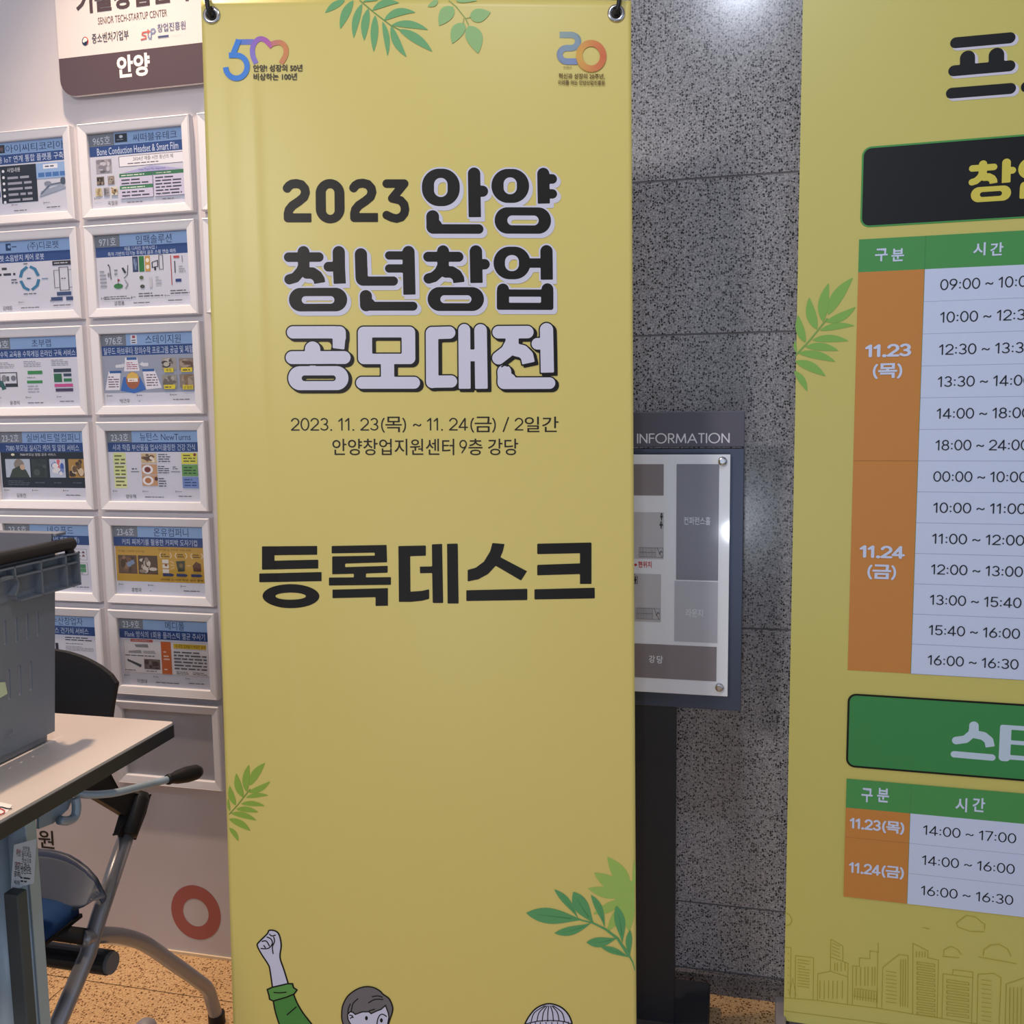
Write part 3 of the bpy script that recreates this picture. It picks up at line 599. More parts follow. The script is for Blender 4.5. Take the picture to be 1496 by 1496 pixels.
# eyelets and the stand behind
def ring_mesh(c, n, r, tk, seg=28, k=8):
    n = n/np.linalg.norm(n); a = np.cross(n, Z); a /= np.linalg.norm(a); b = np.cross(n, a); V = []; Fc = []
    for i in range(seg):
        q = 2*math.pi*i/seg; e = a*math.cos(q)+b*math.sin(q)
        for j in range(k):
            p = 2*math.pi*j/k; V.append(c+e*(r+tk*math.cos(p))+n*tk*.6*math.sin(p))
    for i in range(seg):
        for j in range(k): Fc.append((i*k+j, ((i+1) % seg)*k+j, ((i+1) % seg)*k+(j+1) % k, i*k+(j+1) % k))
    return V, Fc
CHR = mat('chrome', 'c9c9cc', .18, 1.0); DARKM = mat('hole_shade', '201a14', .7)
stand = thing('banner_stand', 'dark tripod stand whose hooked arms hold the yellow registration banner', 'stand', tuple(vec(-.12, 1.52, 0)))
for (x, y) in ((308.5, 21), (900.5, 18.5)):
    u, v = bl(x, y); c = lbm([u], [v], [.001])[0]
    vv, ff = ring_mesh(c, LB.n, .0088, .0031); obj('eyelet', vv, ff, CHR, ban, smooth=True, label='shiny metal eyelet')
    P = [(u+.0068*math.cos(t), v+.0068*math.sin(t)) for t in np.linspace(0, 2*math.pi, 18, endpoint=False)]
    vv, ff = prism(P, lambda a, b, o: LB.w(a, b, fold(a, b)+np.array(o)), .0002, .0008); obj('eyelet_shade_disc', vv, ff, DARKM, ban)  # dark disc, its colour stands for the shade in the eyelet opening
    s = 1 if x > 600 else -1
    dx = -.004 if s < 0 else .004
    hk = [LB.w(u, v+.001, -.012), LB.w(u, v-.001, .003), LB.w(u+dx*.4, v+.005, .0075), LB.w(u+dx*.9, v+.018, .0065), LB.w(u+dx*1.6, v+.034, -.002), LB.w(u+dx*2, v+.040, -.02), vec(-.12+s*.2, 1.46, 1.60), vec(-.12+s*.02, 1.50, 1.30)]
    vv, ff = tube(smooth_path(hk, 6), .0030, 10); obj('arm', vv, ff, BLACKP, stand, smooth=True)
vv, ff = tube([vec(-.12, 1.50, .30), vec(-.12, 1.50, 1.32)], .011); obj('pole', vv, ff, BLACKP, stand, smooth=True)
for e in (vec(-.36, 1.44, .004), vec(.10, 1.46, .004), vec(-.12, 1.62, .004)):
    vv, ff = tube([vec(-.12, 1.50, .32), e+vec(0, 0, .006)], .006); obj('leg', vv, ff, BLACKP, stand, smooth=True)

# ------------------------------------------------------------------ right roll-up banner
q = atz(1143, 1489, .085); RO = q*vec(1, 1, 0)
RB = Plane(RO, DB, Z); RBn = RO@NB; RBd = RO@DB
rb = thing('rollup_banner', 'yellow roll-up timetable banner at the right edge, on a silver floor base', 'banner', tuple(RO+DB*.425), -YB)
uL = RB.loc(1173, 0)[0]; uL2 = RB.loc(1145, 1480)[0]; RW = .85
vt = 2.05; vb = .083
def rbm(u, v, o): return RB.w(u, v, o)
uTop = uL+(uL-uL2)*(vt-RB.loc(1173, 0)[1])/(RB.loc(1173, 0)[1]-vb)
NR = 30; V = []; Fc = []
for j in range(NR+1):
    t = j/NR; vv_ = vb+(vt-vb)*t; lu = uL2+(uTop-uL2)*t
    for off in (0, -.0006): V += list(RB.w([lu, uL2+RW], [vv_, vv_], [off, off]))
for j in range(NR):
    a_ = 4*j; b_ = a_+4; Fc += [(a_, a_+1, b_+1, b_), (a_+3, a_+2, b_+2, b_+3), (a_+2, a_, b_, b_+2), (a_+1, a_+3, b_+3, b_+1)]
obj('vinyl_sheet', V, Fc, VINYLR, rb)
SILV = mat('brushed_silver', 'b8b9be', .32, .9); GREYP = mat('grey_end_cap', '8a8587', .5)
def bx(d0, d1, n0, n1, z0, z1): return boxd(RBd+d0, RBd+d1, RBn+n0, RBn+n1, z0, z1, DB, NB)
obj('base_case', *bx(.006, RW-.006, -.03, .055, .012, .078), SILV, rb, bevel=.006)
obj('front_lip', *bx(.002, RW-.002, -.034, -.028, .055, .083), SILV, rb, bevel=.001)
obj('end_cap', *bx(-.012, .006, -.032, .057, .010, .092), GREYP, rb, bevel=.004); obj('end_cap', *bx(RW-.006, RW+.012, -.032, .057, .010, .092), GREYP, rb, bevel=.004)
obj('foot', *bx(.10, .14, -.16, .16, 0, .012), SILV, rb, bevel=.002); obj('foot', *bx(RW-.14, RW-.10, -.16, .16, 0, .012), SILV, rb, bevel=.002)
obj('top_rail', *bx(.0, RW, -.012, .012, vt-.004, vt+.026), SILV, rb, bevel=.003)
vv, ff = tube([RB.w(RW/2, .07, -.03), RB.w(RW/2, vt, -.02)], .007); obj('pole', vv, ff, SILV, rb, smooth=True)
rt_ = Ink(rbm)
def ru(x, y): return RB.loc(x, y)[0]
def rv(x, y): return RB.loc(x, y)[1]
GR, OR, TW, TN, LNc = '4f9a56', 'cc8a46', 'cfdcf8', '20242e', '9aa0b8'
# heading glyph
P3 = ((1380, 20), 12.897)
pro = [('s', [(210, 550), (1225, 458)], 214), ('s', [(430, 835), (430, 1010)], 284), ('s', [(975, 785), (975, 960)], 288), ('s', [(175, 1078), (1222, 985)], 214), ('s', [(130, 1500), (1235, 1412)], 214), ('s', [(1545, 1380), (2500, 1310)], 214)]
T = trf(*P3, RB); k = scale_at(1430, 90, 12.897, RB); O = tr_ops(pro, T, k); bb = bounds(T, 0, 300, 1800, 1640)
rt_.sdf(O, *bb, .0012, WHT, .0008, 99, (.0035, -.0030)); rt_.sdf(O, *bb, .0012, '18191b', 0, 99)
def rbox(x0, yt, yb_, u1, r, fillc, linec, lw):
    u0 = ru(x0, (yt+yb_)/2); v1 = rv(x0+22, yt); v0 = rv(x0+22, yb_)
    for e, c in ((0, linec), (lw, fillc)):
        P = rrect(u0+e, v0+e, u1-e, v1-e, r-e, 6); rt_.poly(P, c)
    return u0, v0, u1, v1
UR = uL2+RW-.075
rbox(1258, 213.5, 331.5, UR, .014, '15171a', '4c9a50', .0026)
# 창업 again, yellow
def bb_(P, x0, y0, x1, y1):
    a = P(x0, y0); b = P(x1, y1); return (min(a[0], b[0]), min(a[1], b[1]), max(a[0], b[0]), max(a[1], b[1]))
def remap(ops, sb, tb, shear=0):
    sx = (tb[2]-tb[0])/(sb[2]-sb[0]); sy = (tb[3]-tb[1])/(sb[3]-sb[1])
    P = lambda x, y: (tb[0]+(x-sb[0])*sx, tb[1]+(y-sb[1])*sy+shear*(x-sb[0])*sx); k_ = (abs(sx)+abs(sy))/2; out = []
    for o in ops:
        if o[0] in 'sf': out.append((o[0], [P(*p) for p in o[1]], o[2]*k_))
        elif o[0] in 'bh': out.append((o[0], *bb_(P, *o[1:5]), o[5]*k_))
        elif o[0] == 'o': out.append(('o', *[(*bb_(P, *r[:4]), r[4]*k_) for r in o[1:]]))
    return out
YEL = 'd8cc58'
a0 = RB.loc(1413.5, 296.5); a1 = RB.loc(1485, 231); chs = remap(CHANG, (122, 1462, 750, 840), (a0[0], a0[1], a1[0], a1[1]))
rt_.sdf(chs, a0[0]-.005, a0[1]-.005, a1[0]+.005, a1[1]+.005, .001, YEL, 0, 99)
b0 = a1[0]+.003; eos = remap(EOP, (787, 1450, 1356, 837), (b0, a0[1]+.001, b0+(a1[0]-a0[0])*.93, a1[1]))
rt_.sdf(eos, b0-.004, a0[1]-.004, b0+.06, a1[1]+.004, .001, YEL, 0, 99)
# first timetable
c0 = ru(1246, 690); c1 = ru(1340.5, 690); c2 = c1+2*(ru(1443, 362)-c1); c3 = UR
vh = rv(1300, 347.5); v1 = rv(1349, 393.5); v2 = rv(1332, 984)
rt_.rect(c0, v1, c3, vh, GR); rt_.rect(c0, v2, c1, v1, OR); rt_.rect(c1, v2, c3, v1, TW)
rh = (v1-v2)/13
for i in range(1, 14): rt_.rect(c1, v1-rh*i-.0003, c3, v1-rh*i+.0003, LNc)
rt_.rect(c0, v1-rh*6-.0003, c1, v1-rh*6+.0003, 'a8703a'); rt_.rect(c1-.0003, v2, c1+.0003, vh, '4a8a58'); rt_.rect(c2-.0003, v2, c2+.0003, v1, LNc)
def cell(s, u0, u1, vc, h, col, w=.10, bold=0):
    VF = line_mesh(s, w, bold, 1.2); a = np.array(VF[0]); W_ = a[:, 0].max()-a[:, 0].min(); kx = (u1-u0)/W_
    rt_.add([(u0+(p-a[:, 0].min())*kx, vc+(q_-.5)*h) for p, q_ in VF[0]], VF[1], col)
def glyphs(s, xs, y, h, col, bold):
    for ch, (x0, x1) in zip(s, xs):
        a = RB.loc(x0, y+h/2); b = RB.loc(x1, y-h/2); rt_.text(ch, a[0], a[1], b[0], b[1], col, bold)
glyphs('구분', ((1278, 1297), (1302, 1321)), 372.5, 19.5, TW, .022); glyphs('시간', ((1421, 1440), (1446, 1466)), 364, 20, TW, .022)
rows = ['09:00 ~ 10:00', '10:00 ~ 12:30', '12:30 ~ 13:30', '13:30 ~ 14:00', '14:00 ~ 18:00', '18:00 ~ 24:00', '00:00 ~ 10:00', '10:00 ~ 11:00', '11:00 ~ 12:00', '12:00 ~ 13:00', '13:00 ~ 15:40', '15:40 ~ 16:00', '16:00 ~ 16:30']
tL = ru(1363.5, 690); tw = c1+c2-2*tL if c2 > tL else .1
tR = ru(1496.5, 786)
for i, s in enumerate(rows): cell(s, tL+(.0015 if s[0] == '1' else 0), tR+(.0 if i else .0), v1-rh*(i+.5), .0163, TN)
def rtl(s, xl, xr, y, h, col, w, bold=0):
    a = RB.loc(xl, y); b = RB.loc(xr, y); k = scale_at((xl+xr)/2, y, 1, RB); cell(s, a[0], b[0], (a[1]+b[1])/2, h*k, col, w, bold)
rtl('11.23', 1263.5, 1331, 512, 18, TW, .19); rtl('(목)', 1275, 1318, 541, 19, TW, .15, .03)
rtl('11.24', 1255.5, 1322, 806, 18, TW, .19); rtl('(금)', 1267, 1309, 834.5, 19, TW, .15, .03)
# second block
rbox(1237, 1013.5, 1121.5, UR, .014, '3f8e50', '14160f', .0033)
k4 = scale_at(1420, 1085, 4.202, RB); T4 = trf((1140, 780), 4.202, RB)
sta = [('s', [(1187, 1178), (1178, 1222), (1135, 1258), (1078, 1266)], 52), ('s', [(1187, 1175), (1187, 1200)], 58), ('f', [(1195, 1228), (1245, 1238), (1278, 1265), (1287, 1305)], 56), ('s', [(1066, 1350), (1297, 1370)], 44),
    ('b', 1348, 1168, 1640, 1215, 20), ('b', 1348, 1168, 1408, 1395, 24), ('b', 1380, 1262, 1640, 1306, 3), ('b', 1348, 1350, 1640, 1400, 20)]
bb = bounds(T4, 1030, 1130, 1650, 1430); rt_.sdf(tr_ops(sta, T4, k4), *bb, .0011, 'c2d8ea', 0, 99)
w0 = rv(1285, 1141); w1_ = rv(1328, 1187.5); w2_ = rv(1327, 1231); w3 = rv(1327, 1275); w4 = rv(1326, 1319.5)
d0 = ru(1234.5, 1220); d1 = ru(1328, 1230)
rt_.rect(d0, w1_, c3, w0, GR); rt_.rect(d0, w4, d1, w1_, OR); rt_.rect(d1, w4, c3, w1_, TW)
for y_ in (w2_, w3): rt_.rect(d1, y_-.0003, c3, y_+.0003, LNc)
rt_.rect(d0, w2_-.0003, d1, w2_+.0003, 'a8703a'); rt_.rect(d1-.0003, w4, d1+.0003, w0, '4a8a58')
glyphs('구분', ((1258, 1275), (1281, 1299)), 1161, 19, TW, .022); glyphs('시간', ((1395, 1413), (1420, 1439)), 1175, 19, TW, .022)
e0, e1 = ru(1348, 1217), ru(1484, 1229)
for i, s in enumerate(['14:00 ~ 17:00', '14:00 ~ 16:00', '16:00 ~ 16:30']): cell(s, e0, e1, (w1_, w2_, w3)[i]*.5+(w2_, w3, w4)[i]*.5, .0165, TN)
rtl('11.23(목)', 1241, 1321, 1205, 16, TW, .18, .03); rtl('11.24(금)', 1240, 1320.5, 1270, 16, TW, .18, .03)
rt_.build('timetable_print', PRINT, rb, label='timetable and headings printed on the roll-up banner')
lf = Ink(rbm, .0007); T6 = trf((1140, 400), 3.5618, RB); k6 = scale_at(1200, 490, 3.5618, RB)
leaves(lf, T6, k6, [(247, 215, 378, 20, 55), (235, 250, 392, 172, 40, -.08), (205, 295, 385, 270, 32), (165, 345, 355, 350, 35), (130, 380, 303, 400, 38), (92, 412, 288, 458, 38), (76, 455, 235, 533, 44), (72, 505, 140, 612, 32), (222, 250, 252, 48, 48, .06), (190, 290, 150, 122, 46, .06), (130, 358, 92, 215, 40, .06), (84, 410, 78, 345, 14)], '86b858')
lf.strip([T6(78, 425), T6(150, 350), T6(245, 232)], 8*k6, '7fae58'); lf.build('leaf_print', PRINT, rb, label='green leaf spray printed at the left edge')
sk = Ink(rbm, .0007); T7 = trf((1120, 1120), 3.979, RB); LW = .0010; SC = 'b0a53c'
def sl(P, c=False): sk.strip([T7(*p) for p in P], LW, SC, .05, closed=c)
for P in ([(100, 1342), (300, 1358), (470, 1382), (640, 1402), (850, 1437), (1020, 1462), (1190, 1490), (1500, 1535)], [(100, 1418), (700, 1495), (1100, 1560), (1500, 1620)],
    [(102, 1046), (142, 1052), (137, 1345)], [(165, 1345), (168, 1097), (273, 1110), (270, 1350)], [(370, 1188), (373, 1002), (443, 1042), (443, 1130)], [(373, 1105), (473, 1142), (470, 1380)],
    [(295, 1360), (297, 1203), (372, 1188), (472, 1222)], [(498, 1385), (500, 1155), (538, 1160), (540, 1110), (600, 1116), (600, 1070), (648, 1076), (648, 1020)], [(640, 1400), (646, 1076)],
    [(668, 1405), (675, 1165), (770, 1090), (822, 1097), (820, 1400)], [(848, 1435), (850, 1025), (938, 1070), (936, 1110), (998, 1122), (990, 1460)], [(1018, 1465), (1025, 1202), (1198, 1225), (1190, 1490)],
    [(1080, 1205), (1083, 1178), (1198, 1192), (1198, 1225)], [(1222, 1490), (1228, 1205), (1320, 1200), (1362, 1225), (1350, 1500)], [(1385, 1500), (1392, 1262), (1500, 1225)], [(102, 848), (132, 858), (148, 890), (135, 918), (104, 925)],
    [(1110, 930), (1103, 905), (1130, 885), (1160, 862), (1215, 872), (1245, 900), (1268, 915), (1265, 945)], [(1110, 930), (1180, 955), (1265, 958)], [(1028, 1095), (1030, 1062), (1070, 1042), (1110, 1060), (1130, 1090)], [(1020, 1100), (1120, 1110)],
    [(1258, 1095), (1262, 1062), (1300, 1035), (1350, 1030), (1400, 1058), (1420, 1100)], [(1230, 1103), (1450, 1143)], [(905, 933), (948, 940)], [(130, 1325), (152, 1225), (170, 1330)]): sl(P)
for y in range(1120, 1290, 17): sl([(180, y), (250 if y != 1154 else 225, y+9)])
for y in (1022, 1042, 1062, 1082): sl([(378, y), (425, y+20)])
for x in (310, 335, 360, 385, 410, 440): sl([(x, 1240), (x-2, 1345)])
for x in (395, 410, 432, 455): sl([(x, 1135), (x, 1185)])
for x in (520, 545, 570, 588, 612, 628): sl([(x, 1160), (x-1, 1270)])
for y in range(1185, 1380, 22): sl([(692, y), (755, y+9)])
for x in (778, 792, 806): sl([(x, 1115), (x-3, 1390)])
for y in range(1130, 1425, 29): sl([(872, y), (975, y+14), (975, y+28), (872, y+14)], True)
for y in range(1232, 1450, 32): sl([(1045, y), (1172, y+18), (1172, y+32), (1045, y+16)], True)
for x in (868, 885, 902, 918): sl([(x, 1068), (x, 1102)])
for y in range(1232, 1480, 26): sl([(1245, y), (1305, y+8)])
for x in range(1410, 1500, 22): sl([(x, 1275), (x-3, 1500)])
for y in range(1075, 1300, 42): sl([(122, y), (128, y+10)])
for x in range(510, 640, 16): sl([(x, 1285+(x-510)*.15), (x-2, 1345+(x-510)*.15)])
sl([(508, 1280), (640, 1300)]); sl([(505, 1325), (640, 1345)])
sk.build('skyline_print', PRINT, rb, label='faint city skyline line drawing near the foot')

# ------------------------------------------------------------------ information sign
SGN = 1.60
IB = wall_plane(SGN); IP = wall_plane(SGN-.013)
DKM = mat('slate_metal', '4a5264', .38, .55, .5, (900, .08)); DKH = mat('slate_header', '56566380'[:6], .45, .2); DKP = mat('dark_post', '24272e', .55, .1)
sr = IB.loc(1087, 700)[0]; slft = IB.loc(805, 700)[0]; zt = IB.loc(1050, 600.5)[1]; zh = IB.loc(1060, 654.5)[1]; zb = IB.loc(1060, 1038)[1]
isg = thing('information_sign', 'dark standing information sign with floor map, behind the registration banner', 'sign', tuple(wp(-.18, SGN+.02, 0)))
def px_(d0, d1, n0, n1, z0, z1): return boxd(d0, d1, n0, n1, z0, z1)
obj('header_panel', *px_(slft, sr, SGN-.004, SGN+.022, zh+.002, zt), DKH, isg, bevel=.0012)
obj('back_panel', *px_(slft, sr, SGN, SGN+.022, zb, zh-.001), DKM, isg, bevel=.0012)
obj('post', *px_(-.255, IB.loc(985.5, 1300)[0], SGN+.002, SGN+.03, .01, zb+.05), DKP, isg, bevel=.001)
pb = wall_plane(1.50); obj('base_block', *px_(-.33, -.045, SGN-.09, SGN+.14, 0, .055), DKP, isg, bevel=.003)
pr = IP.loc(1065.5, 800)[0]; pt = IP.loc(1060, 664)[1]; pbm = IP.loc(1050, 1017)[1]; pl0 = slft+(sr-pr)
mp = obj('map_plate', *px_(pl0, pr, SGN-.013, SGN-.008, pbm, pt), mat('map_plate_white', 'fafbff', .3), isg, bevel=.0006, label='white map plate')
def ipm(u, v, o): return IP.w(u, v, o)
im = Ink(ipm, .0003)
def ir(x0, y0, x1, y1, c):
    a = IP.loc(x0, y0); b = IP.loc(x1, y1); im.rect(min(a[0], b[0]), min(a[1], b[1]), max(a[0], b[0]), max(a[1], b[1]), c)
G1, G2, G3 = '908689', 'cfccd0', '8a8994'
lft = 845
ir(lft, 678, 969.5, 724, G1); ir(lft, 747, 969.5, 817, G2); ir(lft, 835.5, 965.5, 909, G2); ir(988.5, 678, 1049, 848.5, G3)
ir(985.5, 848.5, 1048, 939.5, 'c4c4cc'); ir(lft, 936, 1046.5, 995.5, G1)
ltext(im, IP, '컨퍼런스홀', 999, 766.5, 1038, 755, 'e6e6f0', .012); ltext(im, IP, '라운지', 1002, 901, 1027, 890, 'eaeaf0', .012)
ltext(im, IP, '강', 948, 968, 957, 957.5, 'f4f4f8', .02); ltext(im, IP, '당', 959.5, 969, 968.5, 958, 'f4f4f8', .02)
ltext(im, IP, '현위치', 932.5, 829, 952, 820, 'd04048', .02); c = IP.loc(928.7, 825); im.ell(c[0], c[1], .0022, .0022, 'd03a42')
def person_icon(x, y, h, skirt):
    k = scale_at(x, y, 1, IP); c = IP.loc(x, y); u, v = c; r = h*k*.13; im.ell(u, v+h*k*.38, r, r, '2c2a2e')
    w = h*k*.17; im.poly([(u-w, v+h*k*.22), (u+w, v+h*k*.22), (u+(w*1.5 if skirt else w), v-h*k*.12), (u+w*.5, v-h*k*.12), (u+w*.4, v-h*k*.5), (u-w*.4, v-h*k*.5), (u-w*.5, v-h*k*.12), (u-(w*1.5 if skirt else w), v-h*k*.12)], '2c2a2e')
person_icon(966.5, 755, 11, 0); person_icon(966, 767, 11, 1)
def stair(x0, y0, x1, y1):
    a = IP.loc(x0, y1); b = IP.loc(x1, y0); l = .0005
    for q in (a[1], b[1], (a[1]+b[1])/2): im.rect(a[0], q-l/2, a[0]+(b[0]-a[0])*(1 if q != (a[1]+b[1])/2 else .7), q+l/2, '4a484c')
    for i in range(12): u = a[0]+(b[0]-a[0])*.7*i/11; im.rect(u-l/2, a[1], u+l/2, b[1], '4a484c')
    im.rect(b[0]-l/2, a[1], b[0]+l/2, b[1], '4a484c'); m = (a[1]+b[1])/2; im.strip([(b[0]-.009, b[1]), (b[0]-.006, m), (b[0]-.001, a[1])], l*1.4, '302e32'); im.strip([(b[0]-.006, m-.003), (b[0]-.003, m+.003), (b[0]-.001, m)], l*2, '302e32')
stair(934, 800.5, 968.5, 813.5); stair(929.5, 889, 964, 903.5)
a = IP.loc(922, 852); b = IP.loc(931.5, 841.5)
im.strip([(a[0], a[1]), (b[0], a[1]), (b[0], b[1]), (a[0], b[1])], .0007, '2c2a2e', closed=True)
for x in (923.5, 926, 928.5): person_icon(x, 847, 9, 0)
for x in (924, 927.5): c = IP.loc(x, 839); im.poly([(c[0]-.0013, c[1]-.0004), (c[0]+.0013, c[1]-.0004), (c[0], c[1]+.0018)], '2c2a2e')
im.build('map_print', SIGNP, isg, label='floor map printed in greys')
hd = Ink(lambda u, v, o: IB.w(u, v, np.asarray(o)+.004), .0003); a = IB.loc(931, 648.5); b = IB.loc(1066, 647); c = IB.loc(1000, 632.5)
LT = {'I': (.10, [[(.05, .05), (.05, .95)]]), 'N': (.70, [[(.06, .05), (.06, .93), (.64, .07), (.64, .95)]]), 'F': (.46, [[(.06, .05), (.06, .95), (.45, .95)], [(.06, .52), (.42, .52)]]), 'O': (.98, [arc(.49, .5, .44, .47, 0, 360, 28)]),
    'R': (.56, [[(.06, .05), (.06, .95), (.28, .95)]+arc(.28, .71, .22, .24, 80, -80, 8)+[(.06, .47)], [(.25, .47), (.52, .05)]]), 'M': (.90, [[(.05, .05), (.12, .93), (.45, .12), (.78, .93), (.85, .05)]]), 'A': (.80, [[(.03, .05), (.40, .93), (.77, .05)], [(.16, .33), (.64, .33)]]), 'T': (.54, [[(.04, .95), (.50, .95)], [(.27, .95), (.27, .05)]])}
ops_ = []; xx = 0
for ch_ in 'INFORMATION': ops_ += [('s', [(x_+xx, y_) for x_, y_ in p_], .115) for p_ in LT[ch_][1]]; xx += LT[ch_][0]+.11
hd.fit(raster(lambda X, Y: glyph_sdf(ops_, X, Y), -.1, -.1, xx, 1.1, .03, 99), a[0], (a[1]+b[1])/2, b[0], c[1], 'dadae2'); hd.build('lettering', SIGNP, isg, label='INFORMATION in white capitals')
vv, ff = boxd(pl0-.0, pr, SGN-.0170, SGN-.0145, pbm, pt); obj('cover_pane', vv, ff, GLASS, isg, label='clear cover sheet over the map')
for (x, y) in ((1055.5, 673.5), (1051, 1003.5)):
    for mir in (0, 1):
        c = IP.loc(x, y); cu_ = c[0] if not mir else slft+sr-c[0]
        prof = [(.0, .0068), (.004, .0072), (.009, .0072), (.0105, .0062), (.0112, .004)]
        ctr = [IP.w(cu_, c[1], t-.004) for t, r in prof]; vv, ff = tube(ctr, .007, 20, [r for t, r in prof]); obj('standoff_screw', vv, ff, CHR, isg, smooth=False, label='round chrome standoff screw')

# ------------------------------------------------------------------ wall board
SB = wall_plane(1.672)
u0 = SB.loc(85, 70)[0]; cen = SB.loc(195.5, 40)[0]; u1 = 2*cen-u0; z0 = (SB.loc(110, 143)[1]+SB.loc(287, 119)[1])/2; zm = (SB.loc(100, 85)[1]+SB.loc(285, 63)[1])/2; z1 = z0+.46
wb = thing('wall_board', 'white centre name board with dark foot band, high on the white wall', 'sign', tuple(wp(cen, 1.675, 1.5)))
P = rrect(u0, z0, u1, z1, .032); fm = lambda u, v, o: SB.w(u, v, o)
vv, ff = prism(P, fm, -.007, 0); obj('board', vv, ff, mat('board_white', 'dad4d2', .4), wb, label='white board face')
for uu in (u0+.05, u1-.05):
    for zz in (z0+.05, z1-.05):
        vv, ff = tube([SB.w(uu, zz, -.007), SB.w(uu, zz, -.0175)], .008); obj('spacer', vv, ff, CHR, wb)
Pb = [p for p in rrect(u0, z0, u1, zm, .032, 6, (0, 0, 1, 1))]
bi = Ink(fm, .0004); bi.poly(Pb, '57484f')
def bt(s, x0, y0, x1, y1, h, col, bold=0):
    a = SB.loc(x0, y0); b = SB.loc(x1, y1); k = scale_at((x0+x1)/2, (y0+y1)/2, 1, SB); v = (a[1]+b[1])/2; bi.text(s, a[0], v, b[0], v+h*k, col, bold)
bt('안양', 172, 115, 220, 110, 28, 'f2efec', .035)
bt('SENIOR TECH-STARTUP CENTER', 143.5, 35.5, 244.5, 24, 8.5, '6e5a58', 0)
bt('기술창업센터', 112, 20, 276, 3, 30, '4e4044', .035)
bt('중소벤처기업부', 135, 64.5, 188.5, 57, 12, '3a3440', .005)
bt('창업진흥원', 230.5, 47.5, 271.5, 42.5, 10.5, '4a5482', .005)
c = SB.loc(124.5, 60.5); r = .0068
bi.sdf([('e', c[0], c[1], r, r*1.12)], c[0]-.01, c[1]-.01, c[0]+.01, c[1]+.01, .0005, '22304f'); bi.ell(c[0]+.0008, c[1]+.0030, r*.66, r*.56, 'ece6e0'); bi.ell(c[0]-.0026, c[1]+.0006, r*.38, r*.42, 'ece6e0')
bi.strip([(c[0]+r*.98*math.cos(t), c[1]+r*1.1*math.sin(t)) for t in np.linspace(-.9, 1.9, 10)], .0016, 'c0453e', .05)
Ts = trf((60, 0), 6.233, SB); ks = scale_at(220, 48, 6.233, SB)
bi.strip([Ts(*p) for p in [(965, 290), (925, 298), (922, 318), (955, 328), (957, 350), (910, 362)]], 10*ks, 'c4605a', .05)
bi.strip([Ts(*p) for p in [(975, 268), (978, 340)]], 10*ks, 'c4605a', .05); bi.strip([Ts(*p) for p in [(955, 292), (998, 285)]], 9*ks, 'c4605a', .05)
bi.strip([Ts(*p) for p in [(978, 315), (985, 350), (1003, 350), (1006, 268), (1030, 262), (1042, 280), (1030, 300), (1008, 305)]], 10*ks, '8090b4', .05)
a = Ts(1066, 345); b = Ts(1163, 318); bi.rect(a[0], a[1], b[0], b[1], '4a5482'); a = Ts(1175, 330); b = Ts(1318, 308); bi.dashes(a[0], a[1], b[0], b[1], 1, 'c8bcbc')
bi.build('board_print', SIGNP, wb, label='dark band, lettering and emblems')

# ------------------------------------------------------------------ picture frames
PW, PH = .262, .19292
U0 = -1.27105; V0 = .55377+H
FWd, FHt, DEP, RL = .245, .1793, .016, .0185
def rail(L, flip=False):
    """mitred moulding, length L along x, outer edge at z=0, opening towards -z; y=0 front, y=DEP wall"""
    prof = [(0, DEP), (0, .002), (.0022, 0), (.0030, .0006), (.0040, .0006), (RL-.003, .003), (RL-.0012, .0035), (RL, .005), (RL, DEP-.002)]
    V = []; Fc = []; g = .00012
    for e in (0, 1):
        for (q, y) in prof: V.append(((g+q) if e == 0 else (L-g-q), y, -q))
    n = len(prof)
    for i in range(n-1): Fc.append((i, i+1, i+1+n, i+n))
    Fc += [tuple(range(n))[::-1], tuple(range(n, 2*n)), (n-1, 0, n, 2*n-1)]
    return V, Fc
rv_, rf_ = rail(FWd); me_h = mesh('frame_rail', rv_, rf_, FRAMEW); rv2, rf2 = rail(FHt); me_v = mesh('frame_rail', rv2, rf2, FRAMEW)
OW, OH = FWd-2*RL, FHt-2*RL
gb = .0101
def lbox(x0, x1, y0, y1, z0, z1): return [(x0, y0, z0), (x1, y0, z0), (x1, y1, z0), (x0, y1, z0), (x0, y0, z1), (x1, y0, z1), (x1, y1, z1), (x0, y1, z1)], BOXF
me_back = mesh('backing_board', *lbox(RL-.004, FWd-RL+.004, .0118, .0138, -FHt+RL-.004, -RL+.004), mat('backing_grey', 'b9b4b8', .6))
me_gl = mesh('pane', *lbox(RL+.0003, FWd-RL-.0003, .0085, .0095, -FHt+RL+.0003, -RL-.0003), GLASS)
HB, HG, HD = '9ab8e2', '82868e', '2c4a86'
